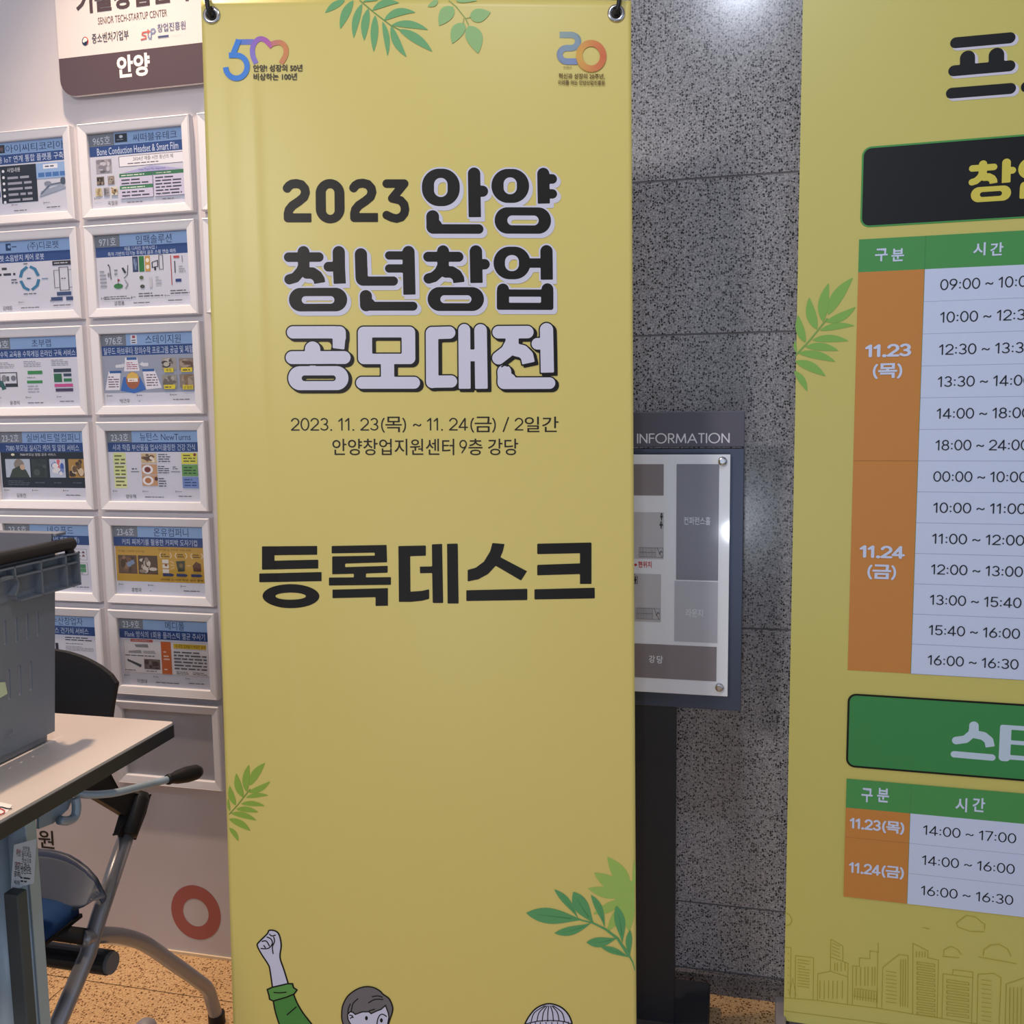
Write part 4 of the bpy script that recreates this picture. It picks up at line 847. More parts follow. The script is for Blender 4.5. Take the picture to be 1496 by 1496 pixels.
def poster_ink(spec):
    k = Ink(lambda u, v, o: np.stack([RL+np.asarray(u)*OW, .0117-np.asarray(o), -RL-np.asarray(v)*OH], -1), .0, .00002)
    # v grows downwards here; text boxes are flipped by hand
    def T(s, x0, y0, x1, y1, c, b=0, keep=False):
        VF = font_mesh(s, b, 2); a = np.array(VF[0]); mn, mx_ = a.min(0), a.max(0); sx = (x1-x0)/(mx_[0]-mn[0]); sy = (y1-y0)/(mx_[1]-mn[1])
        k.add([(x0+(p-mn[0])*sx, y1-(q-mn[1])*sy) for p, q in VF[0]], VF[1], c)
    k.rect(0, 0, 1, 1, 'd6d6e3'); gx = spec.get('gx', .255)
    k.rect(0, .0, gx, .165, HG); k.rect(gx, .0, 1, .165, HB); k.rect(0, .165, 1, .30, HD)
    if spec.get('no'): T(spec['no'], *spec.get('nob', (.04, .035, gx-.04, .145)), 'dfe3ee', .0)
    if spec.get('name'): T(spec['name'], *spec['nb'], '2a3c66', .0)
    if spec.get('sub'): T(spec['sub'], *spec['sb'], 'd4deF2'.lower(), .0)
    if spec.get('sub2'): T(spec['sub2'], *spec['sb2'], 'd4def2', .0)
    rnd = random.Random(spec['seed'])
    for o in spec['c']:
        if o[0] == 'r': k.rect(*o[1:5], o[5])
        elif o[0] == 't': T(o[1], *o[2:6], o[6], o[7] if len(o) > 7 else 0)
        elif o[0] == 'l': k.dashes(*o[1:5], o[5], o[6], rnd)
        elif o[0] == 'e': k.ell(o[1], o[2], o[3], o[4], o[5])
        elif o[0] == 'p': k.poly(o[1], o[2])
        elif o[0] == 's': k.strip(o[1], o[2], o[3], .5)
        elif o[0] == 'ph':   # small photograph: blotches of its own colours
            x0, y0, x1, y1 = o[1:5]; k.rect(x0, y0, x1, y1, o[5][0])
            for i in range(14):
                w = (x1-x0)*rnd.uniform(.08, .22); h = (y1-y0)*rnd.uniform(.08, .24); k.ell(rnd.uniform(x0+w, x1-w), rnd.uniform(y0+h, y1-h), w, h, rnd.choice(o[5][1:]), 9)
    if spec.get('foot', 1):
        for x in (.03, .36, .72): k.rect(x, .845, x+.006, .872, '55555f'); k.dashes(x+.015, .848, x+.075, .870, 1, '8a8a94', rnd)
        if spec.get('p'): T(spec['p'], .17, .905, .28, .965, '3a3a44', .0)
        k.dashes(.38, .925, .66 if spec.get('mail', 1) else .39, .955, 1, '70707c', rnd); k.dashes(.75, .91, .97, .94, 1, '70707c', rnd)
    return k
BR = ['6a5a4c', '8a7a68', '4a4038', 'a89a88', '302820']
SP = {
 (0, 0): dict(no='호', nob=(.02, .035, .10, .145), gx=.16, name='아이씨티코리아', nb=(.33, .035, .98, .145), sub='통신망용 IoT 연계 통합 플랫폼 구축', sb=(.06, .185, .97, .28), p='', c=[('r', .20, .03, .32, .14, '303038'), ('ph', .21, .05, .31, .12, ['404048', '905048', '6a6a70']),
    ('r', .25, .32, .66, .83, '262a36'), ('t', '사업내용', .33, .35, .48, .41, 'e8e8f0'), *[('e', .285, .39+i*.085, .015, .02, 'f0f0f8') for i in range(6)], ('l', .33, .45, .60, .83, 5, 'a8a8b4'), ('r', .66, .32, 1, .53, HB), ('r', .74, .34, .90, .40, 'f0f0f8'), ('l', .76, .35, .88, .39, 1, '404858'),
    *[('r', .68+i*.08, .45, .75+i*.08, .51, '4a78b8') for i in range(4)], ('p', [(.68, .78), (.70, .70), (.95, .62), (.98, .68)], '9aa4b8'), ('s', [(.70, .74), (.80, .62), (.96, .60)], .02, '6a7488'), ('e', .78, .60, .04, .03, '8890a0'), ('e', .95, .58, .03, .05, '505a6c'), ('r', .10, .66, .24, .74, '3c5e98'), ('r', .02, .66, .09, .74, 'd87848'), ('l', .02, .38, .22, .50, 3, '70707c'), ('l', .02, .78, .22, .86, 3, '8a8a94')]),
 (1, 0): dict(no='965호', name='씨떠블유테크', nb=(.47, .04, .93, .145), sub='Bone Conduction Headset & Smart Film', sb=(.08, .19, .94, .285), p='옥철웅', gx=.27, c=[('r', .28, .02, .41, .135, '2c3440'), ('l', .30, .09, .39, .11, 1, 'a0a8b0'), ('e', .345, .06, .02, .02, 'd0d4da'),
    ('r', .31, .325, 1, .46, 'f2f0f6'), ('s', [(.31, .325), (1, .325), (1, .46), (.31, .46), (.31, .325)], .006, '5a5060'), ('t', '2024년 매출 시현 통년의 해', .46, .34, .88, .395, '302c34'), ('l', .40, .41, .95, .44, 1, '5a5a64'),
    ('ph', .06, .34, .23, .53, ['a8a4ac', '8a8690', 'c8c4cc', '6a6670']), ('ph', .06, .57, .14, .68, BR), ('ph', .18, .57, .25, .68, ['9a8a80', '6a5a50', 'b0a498']), ('ph', .04, .72, .11, .83, ['d8c8a8', 'a08a60', 'c0b080']), ('ph', .13, .72, .19, .83, ['b0a8a8', '707078', '9a9498']), ('ph', .21, .72, .28, .83, ['e0d8c8', '8a7040', 'b49868', '4a4038']),
    ('p', [(.33, .55), (.66, .47), (.99, .55)], 'b6b2dc'), ('t', 'Two Track Mix Approach', .52, .505, .80, .54, '4a4a90'),
    ('r', .31, .555, .66, .605, '3c7a54'), ('l', .33, .565, .64, .595, 1, 'e8f0e8'), ('r', .67, .555, .99, .605, '3c7a54'), ('l', .70, .565, .95, .595, 1, 'e8f0e8'), ('r', .31, .605, .66, .715, 'c4c0da'), ('r', .67, .605, .99, .885, 'c4c0da'), ('l', .33, .62, .62, .71, 2, '3c3c48'), ('r', .31, .72, .66, .765, '3c7a54'), ('l', .33, .73, .60, .757, 1, 'e8f0e8'), ('r', .31, .765, .66, .885, 'c4c0da'), ('l', .33, .78, .62, .875, 2, '3c3c48'), ('l', .69, .62, .96, .875, 6, '3c3c48')]),
 (0, 1): dict(no='970호', nob=(-.04, .035, .12, .145), gx=.15, name='(주)디로펫', nb=(.50, .03, .85, .15), sub='펫 소음방지 케어 로봇', sb=(.17, .19, .68, .28), p='김태돈', c=[('r', .25, .03, .31, .13, '24406e'), ('e', .29, .075, .018, .022, HB), ('l', .32, .06, .42, .10, 1, '4a5a80'), ('l', .02, .34, .34, .50, 2, '3a3a44'), ('t', '펫반장', .02, .54, .14, .63, '4a4aa0', .01), ('ph', .0, .66, .08, .82, ['a0a4a8', '50545c', '7a8088']),
    *[('s', [(.50+.105*math.cos(a+.12), .53+.165*math.sin(a+.12)), (.50+.105*math.cos(a+.7), .53+.165*math.sin(a+.7)), (.50+.105*math.cos(a+1.4), .53+.165*math.sin(a+1.4))], .035, '3a7ca4') for a in (0, 1.57, 3.14, 4.71)], ('l', .47, .51, .53, .55, 1, '3c5c70'), ('l', .44, .31, .54, .34, 1, '50545c'), ('l', .42, .73, .58, .76, 1, '50545c'), ('l', .64, .53, .74, .56, 1, '5a80a0'), ('l', .29, .52, .36, .60, 2, '5a5a64'),
    ('r', .77, .31, .99, .37, '34343c'), ('l', .79, .325, .97, .355, 1, 'd0d0d8'), ('s', [(.84, .40), (.94, .40), (.94, .72), (.84, .72), (.84, .40)], .008, '3a3a48'), ('s', [(.84, .44), (.78, .44), (.78, .68), (.84, .68)], .006, '3a3a48'), ('s', [(.94, .44), (1, .44), (1, .68), (.94, .68)], .006, '3a3a48'), ('l', .86, .54, .93, .57, 1, '3a3a48'), ('r', .80, .74, .96, .79, '3c4c78'), ('r', .73, .81, .86, .86, '3c4c78'), ('r', .90, .81, 1, .86, '3c4c78')]),
 (1, 1): dict(no='971호', name='임팩솔루션', nb=(.44, .03, .82, .15), gx=.265, sub='제품 디자인 용역사업 /', sb=(.31, .172, .66, .225), sub2='특허 기반의 다기능 투웨이 골프 스윙 연습 매트', sb2=(.13, .235, .86, .29), p='강갱용', c=[('r', .39, .31, .45, .52, '2c3a60'), ('ph', .40, .33, .44, .50, ['4a5a80', '8090b0']), ('r', .46, .31, .515, .52, '2f7a3c'), ('r', .525, .31, .58, .52, 'c89a50'), ('e', .552, .37, .018, .03, 'f0e8d8'), ('e', .552, .46, .018, .03, 'f0e8d8'),
    ('s', [(.60, .40), (.66, .38), (.66, .46), (.60, .47), (.60, .40)], .01, '22242c'), ('r', .62, .47, .64, .51, '22242c'), ('s', [(.675, .31), (.715, .31), (.715, .50), (.675, .50), (.675, .31)], .008, '6a6a78'), ('s', [(.80, .32), (.80, .72)], .008, 'b04040'), ('r', .83, .33, .89, .36, 'c04848'), ('s', [(.84, .40), (.84, .56)], .01, '40444c'), ('s', [(.92, .33), (.92, .42)], .006, '70747c'), ('r', .84, .64, .90, .68, '2c3c80'), ('l', .88, .46, .95, .56, 3, 'a0a0aa'), ('e', .225, .70, .05, .035, '3c8048'), ('p', [(.22, .60), (.25, .62), (.22, .64)], 'b04038'), ('s', [(.225, .60), (.225, .70)], .005, '404040'), ('s', [(.14, .42), (.15, .60)], .012, '6a6e78'), ('e', .13, .41, .008, .012, '2c2c30'), ('e', .125, .54, .01, .03, '8a8a90'),
    ('p', [(.27, .46), (.29, .45), (.32, .52), (.30, .53)], '2c3038'), ('s', [(.34, .42), (.33, .55), (.29, .60)], .007, '3a3a44'), ('s', [(.30, .62), (.33, .68), (.30, .74)], .012, '9a9aa2'), ('l', .03, .47, .10, .72, 5, '9a9aa4'), ('l', .19, .46, .23, .56, 2, '8a8a94'), ('e', .48, .60, .022, .025, '5a6a40'), ('e', .485, .72, .025, .025, '4a5048'), ('r', .56, .60, .59, .74, 'c8c8d0'), ('l', .63, .58, .69, .72, 3, 'b4b4be'), ('l', .06, .83, .38, .885, 2, '60606a'), ('l', .44, .80, .70, .87, 2, '60606a'), ('l', .78, .78, .99, .85, 2, '60606a')]),
 (0, 2): dict(no='974호', nob=(-.02, .035, .20, .145), gx=.22, name='초부랩', nb=(.47, .035, .69, .145), sub='초등수학 교육용 수학게임 온라인 구독 서비스', sb=(.0, .19, .96, .28), p='윤경식', c=[('l', .07, .345, .25, .44, 4, '8a8a94'), ('l', .36, .335, .56, .43, 4, '8a8a94'), ('l', .68, .325, .87, .42, 4, '8a8a94'), ('s', [(.07, .50), (.27, .50), (.27, .70), (.07, .70), (.07, .50)], .012, '34343c'), ('r', .13, .655, .27, .70, '30303a'), ('e', .12, .58, .03, .05, '8a8a92'), ('r', .15, .55, .18, .62, '60646c'), ('e', .23, .58, .03, .04, '7a7a84'), ('p', [(.06, .62), (.10, .61), (.14, .73), (.09, .75)], '2c5c5c'),
    ('r', .40, .48, .57, .53, '3c8a4c'), ('r', .385, .62, .565, .66, '3c8a4c'), ('l', .39, .56, .52, .59, 1, '9a9aa4'), ('l', .39, .68, .52, .80, 3, 'a8a8b2'), ('r', .70, .46, .90, .51, '30384c'), ('r', .70, .53, .79, .65, '2c6a48'), ('r', .81, .53, .90, .57, '344458'), ('r', .81, .60, .90, .645, '2f7a4c'), ('r', .70, .675, .91, .72, 'c85090'), ('r', .71, .74, .91, .785, '4a3c5c')]),
 (1, 2): dict(no='976호', name='스테이지원', nb=(.48, .03, .86, .15), gx=.27, sub='탈무드 하브루타 창의수학 프로그램 공급 및 체험', sb=(.02, .185, .98, .285), p='박근우', mail=0, c=[('r', .32, .02, .39, .145, 'eeeaf0'), ('r', .34, .03, .37, .065, 'b04858'), ('l', .33, .08, .385, .14, 2, '2c2830'), ('r', 0, .30, 1, .82, '9aa0b4'), ('p', [(.24, .60), (.40, .60), (.40, .35), (.24, .35)], '9aa0b4'),
    ('p', [(.25, .33), (.38, .33), (.40, .52), (.23, .52)], 'e8e4ee'), ('r', .265, .33, .375, .365, '2c5c9c'), ('l', .26, .39, .38, .50, 4, 'a05060'), ('p', [(.06, .52), (.19, .52), (.17, .78), (.01, .78)], 'e8e4ee'), ('r', .07, .51, .20, .545, '2c5c9c'), ('l', .05, .58, .17, .75, 5, '705868'), ('p', [(.43, .50), (.56, .50), (.63, .76), (.46, .78)], 'e8e4ee'), ('r', .43, .495, .56, .53, '2c5c9c'), ('l', .47, .56, .59, .74, 5, '705868'), ('p', [(.22, .60), (.40, .60), (.46, .78), (.33, .83), (.18, .79)], '3c6cb8'), ('e', .32, .65, .075, .12, 'a8623c'), ('p', [(.25, .62), (.27, .56), (.32, .53), (.37, .56), (.39, .62)], 'e0b858'), ('r', .265, .62, .375, .67, 'f2e8e0'), ('l', .28, .635, .36, .66, 1, 'b06040'), ('p', [(.14, .43), (.22, .42), (.22, .40), (.25, .44), (.22, .47), (.14, .47)], 'd8d8e0'), ('p', [(.50, .41), (.44, .41), (.44, .39), (.40, .43), (.44, .46), (.50, .46)], 'd8d8e0'),
    ('ph', .64, .35, .80, .52, ['a09a94', '70685c', 'c0b8ac', '40383c']), ('ph', .83, .36, .99, .52, ['8c7c70', '6a4c3c', 'a89888']), ('ph', .64, .58, .80, .76, ['98948c', 'b4aca4', '70685c']), ('ph', .83, .58, .99, .76, ['8c7c70', '8a6c50', 'a89888']), ('r', .67, .49, .77, .55, 'e0cc30'), ('r', .85, .49, .97, .55, 'e0cc30'), ('r', .66, .72, .78, .78, 'e0cc30'), ('r', .86, .73, .97, .79, 'e0cc30'), ('t', '루도', .69, .50, .75, .54, '302c20'), ('l', .87, .505, .96, .54, 1, '302c20'), ('l', .67, .735, .77, .77, 1, '302c20'), ('t', '오델로', .87, .74, .96, .78, '302c20')]),
 (0, 3): dict(no='23-2호', name='실버센트럴컴퍼니', nb=(.33, .03, .95, .15), gx=.28, sub='7080 부모님 실시간 케어 및 알림 서비스', sb=(.08, .19, .93, .285), p='김용진', mail=0, c=[('r', .01, .30, 1, .82, '1c222c'), ('t', '7080부모님 알림 공유 서비스', .24, .315, .66, .355, 'd8d8e0'), ('e', .155, .335, .022, .018, 'e0dcc0'), ('r', .06, .40, .35, .67, 'b8c4d4'), ('e', .22, .48, .06, .08, '8a8078'), ('p', [(.10, .67), (.14, .55), (.22, .50), (.30, .56), (.34, .67)], '3c4438'), ('e', .26, .52, .03, .04, 'c8a890'), ('ph', .37, .40, .55, .67, ['343a38', '4a524c', '2c3230']), ('ph', .58, .40, .76, .67, ['c0c8dc', '7890c8', 'd86870', 'e8e4e8', '4060b0']), ('ph', .80, .40, .99, .67, ['b08840', '6a5030', 'd8c0a0', '403020']), ('l', .08, .71, .34, .79, 3, '5a6068'), ('l', .40, .73, .54, .76, 1, '5a6068'), ('l', .62, .73, .75, .76, 1, '5a6068'), ('l', .84, .73, .97, .76, 1, '5a6068')]),
 (1, 3): dict(no='23-3호', name='뉴턴스 NewTurns', nb=(.36, .03, .91, .145), gx=.27, sub='사과 착즙 부산물을 업사이클링한 건강 간식', sb=(.05, .19, .95, .28), p='양우혁', c=[*[('r', .05, .31+i*.173, .19, .47+i*.173, c) for i, c in enumerate(('d4dc98', 'd8e098', 'e0e4a4'))], ('l', .065, .33, .18, .80, 9, '6a6a40'), ('s', [(.24, .58), (.33, .58)], .01, '404048'), ('l', .25, .52, .32, .56, 1, '404048'), ('ph', .36, .32, .53, .46, ['d0b890', '8a6040', 'e8dcc8', '604838']), ('r', .36, .475, .53, .62, 'c89a70'), ('e', .425, .55, .06, .065, 'ece8ec'), ('e', .425, .55, .035, .04, '7a3c30'), ('r', .36, .63, .53, .78, 'c89a70'), ('e', .425, .705, .06, .065, 'ece8ec'), ('e', .425, .705, .035, .04, 'b87848'), ('e', .515, .68, .018, .03, '5a3428'), ('l', .55, .32, .68, .45, 4, '50505a'), ('l', .54, .49, .66, .61, 4, '50505a'), ('l', .54, .66, .62, .80, 4, '50505a'), ('s', [(.68, .58), (.78, .58)], .008, '404048'), ('l', .70, .50, .76, .55, 2, '404048'),
    ('r', .80, .315, .97, .47, 'dcd850'), ('r', .80, .48, .97, .64, '6aa058'), ('r', .80, .65, .97, .81, '7890cc'), ('l', .82, .33, .95, .45, 3, '5a5a38'), ('l', .82, .50, .95, .62, 3, '305030'), ('l', .82, .67, .95, .79, 3, '3c4c80'), ('e', .945, .34, .015, .022, '8a4030')]),
 (0, 4): dict(no='23-5호', name='네오푸드', nb=(.50, .03, .80, .15), gx=.29, sub='(주) 간편식 제조 (유통)', sb=(.40, .185, .86, .28), p='', c=[('s', [(.74, .36), (.94, .36), (.94, .52), (.74, .52), (.74, .36)], .006, '9a9aa8'), *[('p', [(.78+i*.05, .42+j*.05), (.80+i*.05, .385+j*.05), (.82+i*.05, .42+j*.05)], '6a3c48') for i in range(3) for j in range(2)], ('l', .82, .49, .90, .51, 1, '50505a'), ('s', [(.74, .56), (.94, .56), (.94, .74), (.74, .74), (.74, .56)], .006, '9a9aa8'), ('r', .82, .585, .92, .64, '2c8058'), ('r', .82, .645, .92, .70, '3c9060'), ('l', .84, .71, .91, .73, 1, '50505a'), ('ph', .1, .4, .6, .75, ['c8b8a0', '8a6848', 'e0d4c0'])]),
 (1, 4): dict(no='23-6호', name='온유컴퍼니', nb=(.45, .03, .83, .15), gx=.27, sub='커피 찌꺼기를 활용한 커피박 도자기컵', sb=(.09, .19, .92, .28), p='홍정국', mail=0, c=[('r', .01, .30, 1, .81, 'c29a3e'), ('t', '아이템 1) 커피박 도자기컵', .04, .355, .33, .395, '3a2c14'), ('t', '아이템 2) 커피박 자원 순환', .49, .325, .85, .36, '3a2c14'), ('ph', .035, .43, .245, .70, ['5a4434', '8a6a50', '7890b0', '3c2c20', '6a5040']), ('ph', .26, .43, .475, .70, ['4a3a30', 'c8c0b8', '8a7c70', '2c2420', 'b0a49a']), *[('s', [(x, .38), (x-.015, .42), (x, .46)], .008, 'e8dcc0') for x in (.52, .69, .86)], *[('s', [(x, .38), (x+.015, .42), (x, .46)], .008, 'e8dcc0') for x in (.62, .79, .96)], ('l', .52, .39, .61, .45, 2, '4a3818'), ('l', .70, .39, .78, .45, 2, '4a3818'), ('l', .87, .39, .95, .45, 2, '4a3818'), *[('r', .53, .48+i*.07, .60, .535+i*.07, 'd8d4cc') for i in range(3)], ('e', .57, .56, .015, .02, '8a5030'), ('p', [(.68, .50), (.78, .49), (.77, .64), (.70, .65)], '3c4438'), ('e', .735, .56, .02, .03, '7a6a40'), ('p', [(.86, .56), (.90, .50), (.95, .53), (.95, .64), (.87, .64)], '5a3828'), *[('p', [(x, .68), (x+.10, .68), (x+.125, .70), (x+.10, .72), (x, .72)], '34406c') for x in (.53, .68, .84)], ('s', [(.62, .50), (.66, .53)], .006, 'e8dcc0'), ('s', [(.62, .56), (.66, .56)], .006, 'e8dcc0'), ('s', [(.62, .62), (.66, .59)], .006, 'e8dcc0'), ('s', [(.80, .56), (.84, .56)], .006, 'e8dcc0'), ('t', '아이템 2) 커피 화분 생산 활용', .50, .755, .97, .79, '3a2c14')]),
 (0, 5): dict(no='23-8호', name='농수산창업자', nb=(.40, .03, .84, .15), gx=.28, sub='웰니스 건기식 서비스', sb=(.40, .19, .90, .28), p='', c=[('l', .62, .32, .95, .39, 2, '3a3a44'), ('l', .62, .42, .88, .44, 1, '3a3a44'), ('l', .62, .46, .95, .54, 4, '9a9aa4'), ('l', .65, .57, .85, .60, 1, '50505a'), ('r', .50, .43, .535, .63, '22242c')]),
 (1, 5): dict(no='23-9호', name='메디폴', nb=(.52, .03, .73, .15), gx=.27, sub='Flank 방식의 1회용 플라스틱 멸균 주사기', sb=(.06, .19, .95, .285), p='이영대', c=[('r', .03, .32, .98, .82, 'ece8ec'), ('r', .12, .31, .37, .35, 'c84838'), ('l', .14, .318, .35, .342, 1, 'f0e0dc'), ('s', [(.04, .33), (.98, .33), (.98, .81), (.04, .81), (.04, .33)], .004, 'b09898'), ('p', [(.16, .39), (.31, .38), (.32, .43), (.18, .43)], '8a8a94'), ('p', [(.09, .49), (.23, .47), (.24, .52), (.09, .52)], 'a0a0aa'), ('p', [(.25, .48), (.38, .47), (.40, .52), (.26, .52)], 'b8b8c0'), ('l', .05, .54, .42, .57, 1, '50505a'), ('p', [(.07, .61), (.23, .69), (.22, .73), (.07, .64)], '4a4e58'), ('ph', .26, .60, .44, .75, ['7a6a68', '5a4a4c', '8a7c78']), ('l', .04, .765, .22, .79, 1, '50505a'), ('l', .28, .765, .42, .79, 1, '50505a'),
    ('r', .46, .33, .57, .81, 'd06a34'), ('l', .485, .46, .55, .50, 1, 'f0d8c8'), ('l', .485, .52, .55, .61, 2, 'f0d8c8'), ('l', .485, .72, .55, .76, 1, 'f0d8c8'), ('r', .60, .35, .96, .42, 'd8b83c'), ('t', '새 경쟁 업체들이 복잡한 설계', .62, .36, .95, .41, '3a2c14'), ('l', .60, .45, .96, .74, 6, '60606a'), ('l', .62, .755, .76, .80, 2, '60606a'), ('l', .80, .755, .96, .80, 2, '60606a')])}
ROWN = ['top', 'second', 'third', 'fourth', 'fifth', 'sixth', 'bottom']
LBL = {(0, 0): 'white framed poster in the left column, topmost, with a black list panel', (1, 0): 'white framed poster headed 965호, topmost of the right column', (0, 1): 'white framed poster in the left column with a blue ring diagram', (1, 1): 'white framed poster headed 971호 with golf sketches',
 (0, 2): 'white framed poster in the left column headed 초부랩', (1, 2): 'white framed poster headed 976호 with yellow tags and a blue fan', (0, 3): 'white framed poster headed 23-2호 with four photos on black', (1, 3): 'white framed poster headed 23-3호 with pale food pictures',
 (0, 4): 'white framed poster headed 23-5호, half hidden behind the crate rim', (1, 4): 'white framed poster headed 23-6호 with a mustard panel', (0, 5): 'white framed poster behind the grey crate and black chair back', (1, 5): 'white framed poster headed 23-9호 with an orange bar', (1, 6): 'empty white frame with a plain grey insert, lowest of all',
 (2, 0): 'white frame peeking out left of the yellow banner, upper one', (2, 1): 'white frame peeking out left of the yellow banner, lower one'}
for (c, r), lab in LBL.items():
    d = U0+PW*(c-1); zt_ = V0-PH*r
    fr_ = thing('picture_frame', lab, 'picture frame', tuple(wp(d, WD-DEP, zt_)), -YW, 'white poster frames in rows on the white wall')
    def part(me, loc, ry=0):
        o = link(bpy.data.objects.new(me.name, me)); o.parent = fr_; o.location = loc; o.rotation_euler = (0, ry, 0); return o
    part(me_h, (0, 0, 0)); part(me_h, (FWd, 0, -FHt), math.pi); part(me_v, (0, 0, -FHt), -math.pi/2); part(me_v, (FWd, 0, 0), math.pi/2)
    part(me_back, (0, 0, 0)); part(me_gl, (0, 0, 0))
    if (c, r) in SP:
        sp = SP[(c, r)]; sp['seed'] = c*10+r; poster_ink(sp).build('poster', PAPER, fr_, local=True)

# ------------------------------------------------------------------ folding desk
TC_ = atz(254.5, 1054.5, .72); Cd, Cn = TC_@DW, TC_@NW
dk = thing('folding_desk', 'folding desk with cream top and black edge, at the left', 'desk', tuple(wp(Cd-.6, Cn-.3, 0)))
TT = .021; LL, WW = 1.2, .6
CREAM = mat('cream_laminate', 'd6cac2', .36, 0, .5, None, .01); EDGE = mat('black_edge_band', '2b2a2f', .5); STL = mat('pale_blue_steel', 'a8bccb', .38, .2); STD = mat('dark_grey_steel', '4c5458', .55, .2); STDD = mat('charcoal_panel', '2a2c33', .6)
P = rrect(Cd-LL, Cn-WW, Cd, Cn, .006, 3)
vv, ff = prism(P, lambda u, v, o: np.array([wp(a, b, z) for a, b, z in zip(u, v, o)]), .72-.004, .72); obj('table_top', vv, ff, CREAM, dk)
P2 = rrect(Cd-LL-.0015, Cn-WW-.0015, Cd+.0015, Cn+.0015, .007, 3)
vv, ff = prism(P2, lambda u, v, o: np.array([wp(a, b, z) for a, b, z in zip(u, v, o)]), .72-TT, .72-.0035); obj('edge_band', vv, ff, EDGE, dk, bevel=.0015)
LP_ = wall_plane(Cn-.20)
def ld(x, y=1262): return LP_.loc(x, y)[0]
n_ = Cn-.20; lm = ld(30)
for side in (0, 1):
    fl = (lambda d: d) if side == 0 else (lambda d: 2*(Cd-LL/2)-d)
    r1 = (ld(27)-ld(-22))/2; c1_ = (ld(27)+ld(-22))/2; r2 = (ld(51)-ld(29))/2; c2_ = (ld(51)+ld(29))/2
    vv, ff = tube([wp(fl(c1_), n_, .05), wp(fl(c1_), n_, .69)], r1, 28); obj('leg_column', vv, ff, STL, dk, smooth=True)
    vv, ff = tube([wp(fl(c2_), n_-.012, .05), wp(fl(c2_), n_-.012, .69)], r2, 22); obj('leg_column', vv, ff, STL, dk, smooth=True)
    obj('leg_flange', *boxd(*sorted((fl(ld(50)), fl(ld(54)))), n_-.014, n_+.004, .05, .69), STL, dk, bevel=.001)
    BP_ = wall_plane(n_-.05); x0_, x1_ = BP_.loc(8, 1400)[0], BP_.loc(29, 1400)[0]; zt_ = BP_.loc(20, 1310)[1]
    obj('panel_bracket', *boxd(*sorted((fl(x0_), fl(x1_))), n_-.046, n_-.030, .10, zt_), STD, dk, bevel=.002, label='grey box bracket on the leg')
    vv, ff = tube([wp(fl(c1_+.004), n_-.40, .045), wp(fl(c1_+.004), n_+.27, .045)], .018, 16); obj('foot', vv, ff, STL, dk, smooth=True)
    for e in (-.38, .25):
        vv, ff = tube([wp(fl(c1_)-.012, n_+e, .022), wp(fl(c1_)+.012, n_+e, .022)], .022, 18); obj('caster', vv, ff, BLACKP, dk, smooth=False)
obj('modesty_panel', *boxd(Cd-LL+.17, Cd-.20, Cn-.47, Cn-.455, .20, .60), STDD, dk)
# support plate and flip lever
SLp = side_plane(Cd-.130)
def sp3(x, y, off=0): u, v = SLp.loc(x, y); return SLp.w(u, v, off)
pp = [(57, 1186), (85, 1168), (112, 1150), (100, 1182), (78, 1203), (57, 1211)]
vv, ff = prism([SLp.loc(*p) for p in pp], lambda u, v, o: SLp.w(u, v, o), -.004, .0); obj('flip_bracket', vv, ff, STL, dk, label='pale steel flip bracket')
lever = [sp3(108, 1158, .0), sp3(120, 1160, .012), sp3(140, 1156, .03), sp3(165, 1146, .045), sp3(196, 1134, .06)]
vv, ff = tube(smooth_path(lever, 6), .0056, 14); lv = obj('flip_lever', vv, ff, STL, dk, smooth=True)
gdir = lever[-1]-lever[-2]; gdir /= np.linalg.norm(gdir); g0 = lever[-1]; gl_ = np.linalg.norm(sp3(231, 1124, .07)-g0)
prof = [(-.003, .0075), (0, .0085), (.006, .0078), (.25*gl_, .0105), (.55*gl_, .0125), (.85*gl_, .0118), (gl_*.97, .008), (gl_, .003)]
vv, ff = tube([g0+gdir*t for t, r in prof], .01, 16, [r for t, r in prof]); obj('lever_grip', vv, ff, BLACKP, lv, smooth=True, label='black plastic lever grip')
hook = [sp3(101, 1165, .01), sp3(101, 1178, .012), sp3(98, 1192, .012), sp3(88, 1198, .012), sp3(76, 1197, .012)]
vv, ff = tube(smooth_path(hook, 6), .0062, 12); obj('flip_rod', vv, ff, STL, dk, smooth=True)
# sticker on the column
n_ = Cn-.20
stp = side_plane(Cd-.1335); wpz = Plane(wp(0, n_-.0305-max(r1-.03, 0), 0), DW, Z)
lk = Ink(lambda u, v, o: wpz.w(u, v, o), .0006)
q = [wpz.loc(*p) for p in ((21, 1234), (54, 1225), (50, 1290), (34, 1294), (22, 1302), (16, 1302))]
# wraps the two columns like a flat tag
lk.poly(q, 'd3dde4')
def tg(s_, x0, y0, x1, y1, c):
    a = wpz.loc(x0, y0); b = wpz.loc(x1, y1); lk.text(s_, a[0], a[1], b[0], b[1], c, .01)
tg('열기', 25, 1245.5, 31, 1240, 'c0505a'); tg('상판을', 34, 1242, 44, 1236.5, '2a3038'); tg('위로 올리세요', 24.5, 1251, 46, 1243.5, '2a3038')
tg('닫기', 24, 1264, 30, 1259, 'c0505a'); tg('한손으로', 33, 1259.5, 46, 1254, '2a3038'); tg('당기고 한손', 23, 1269, 44, 1261, '2a3038'); tg('으로 상판으로', 22.5, 1275, 46, 1266.5, '2a3038'); tg('올리세요', 22, 1280.5, 31, 1273, '2a3038')
tg('제조원', 21.5, 1291, 29, 1286, '2a3038'); lk.dashes(*wpz.loc(31, 1289), *wpz.loc(46, 1281), 2, '2a3038')
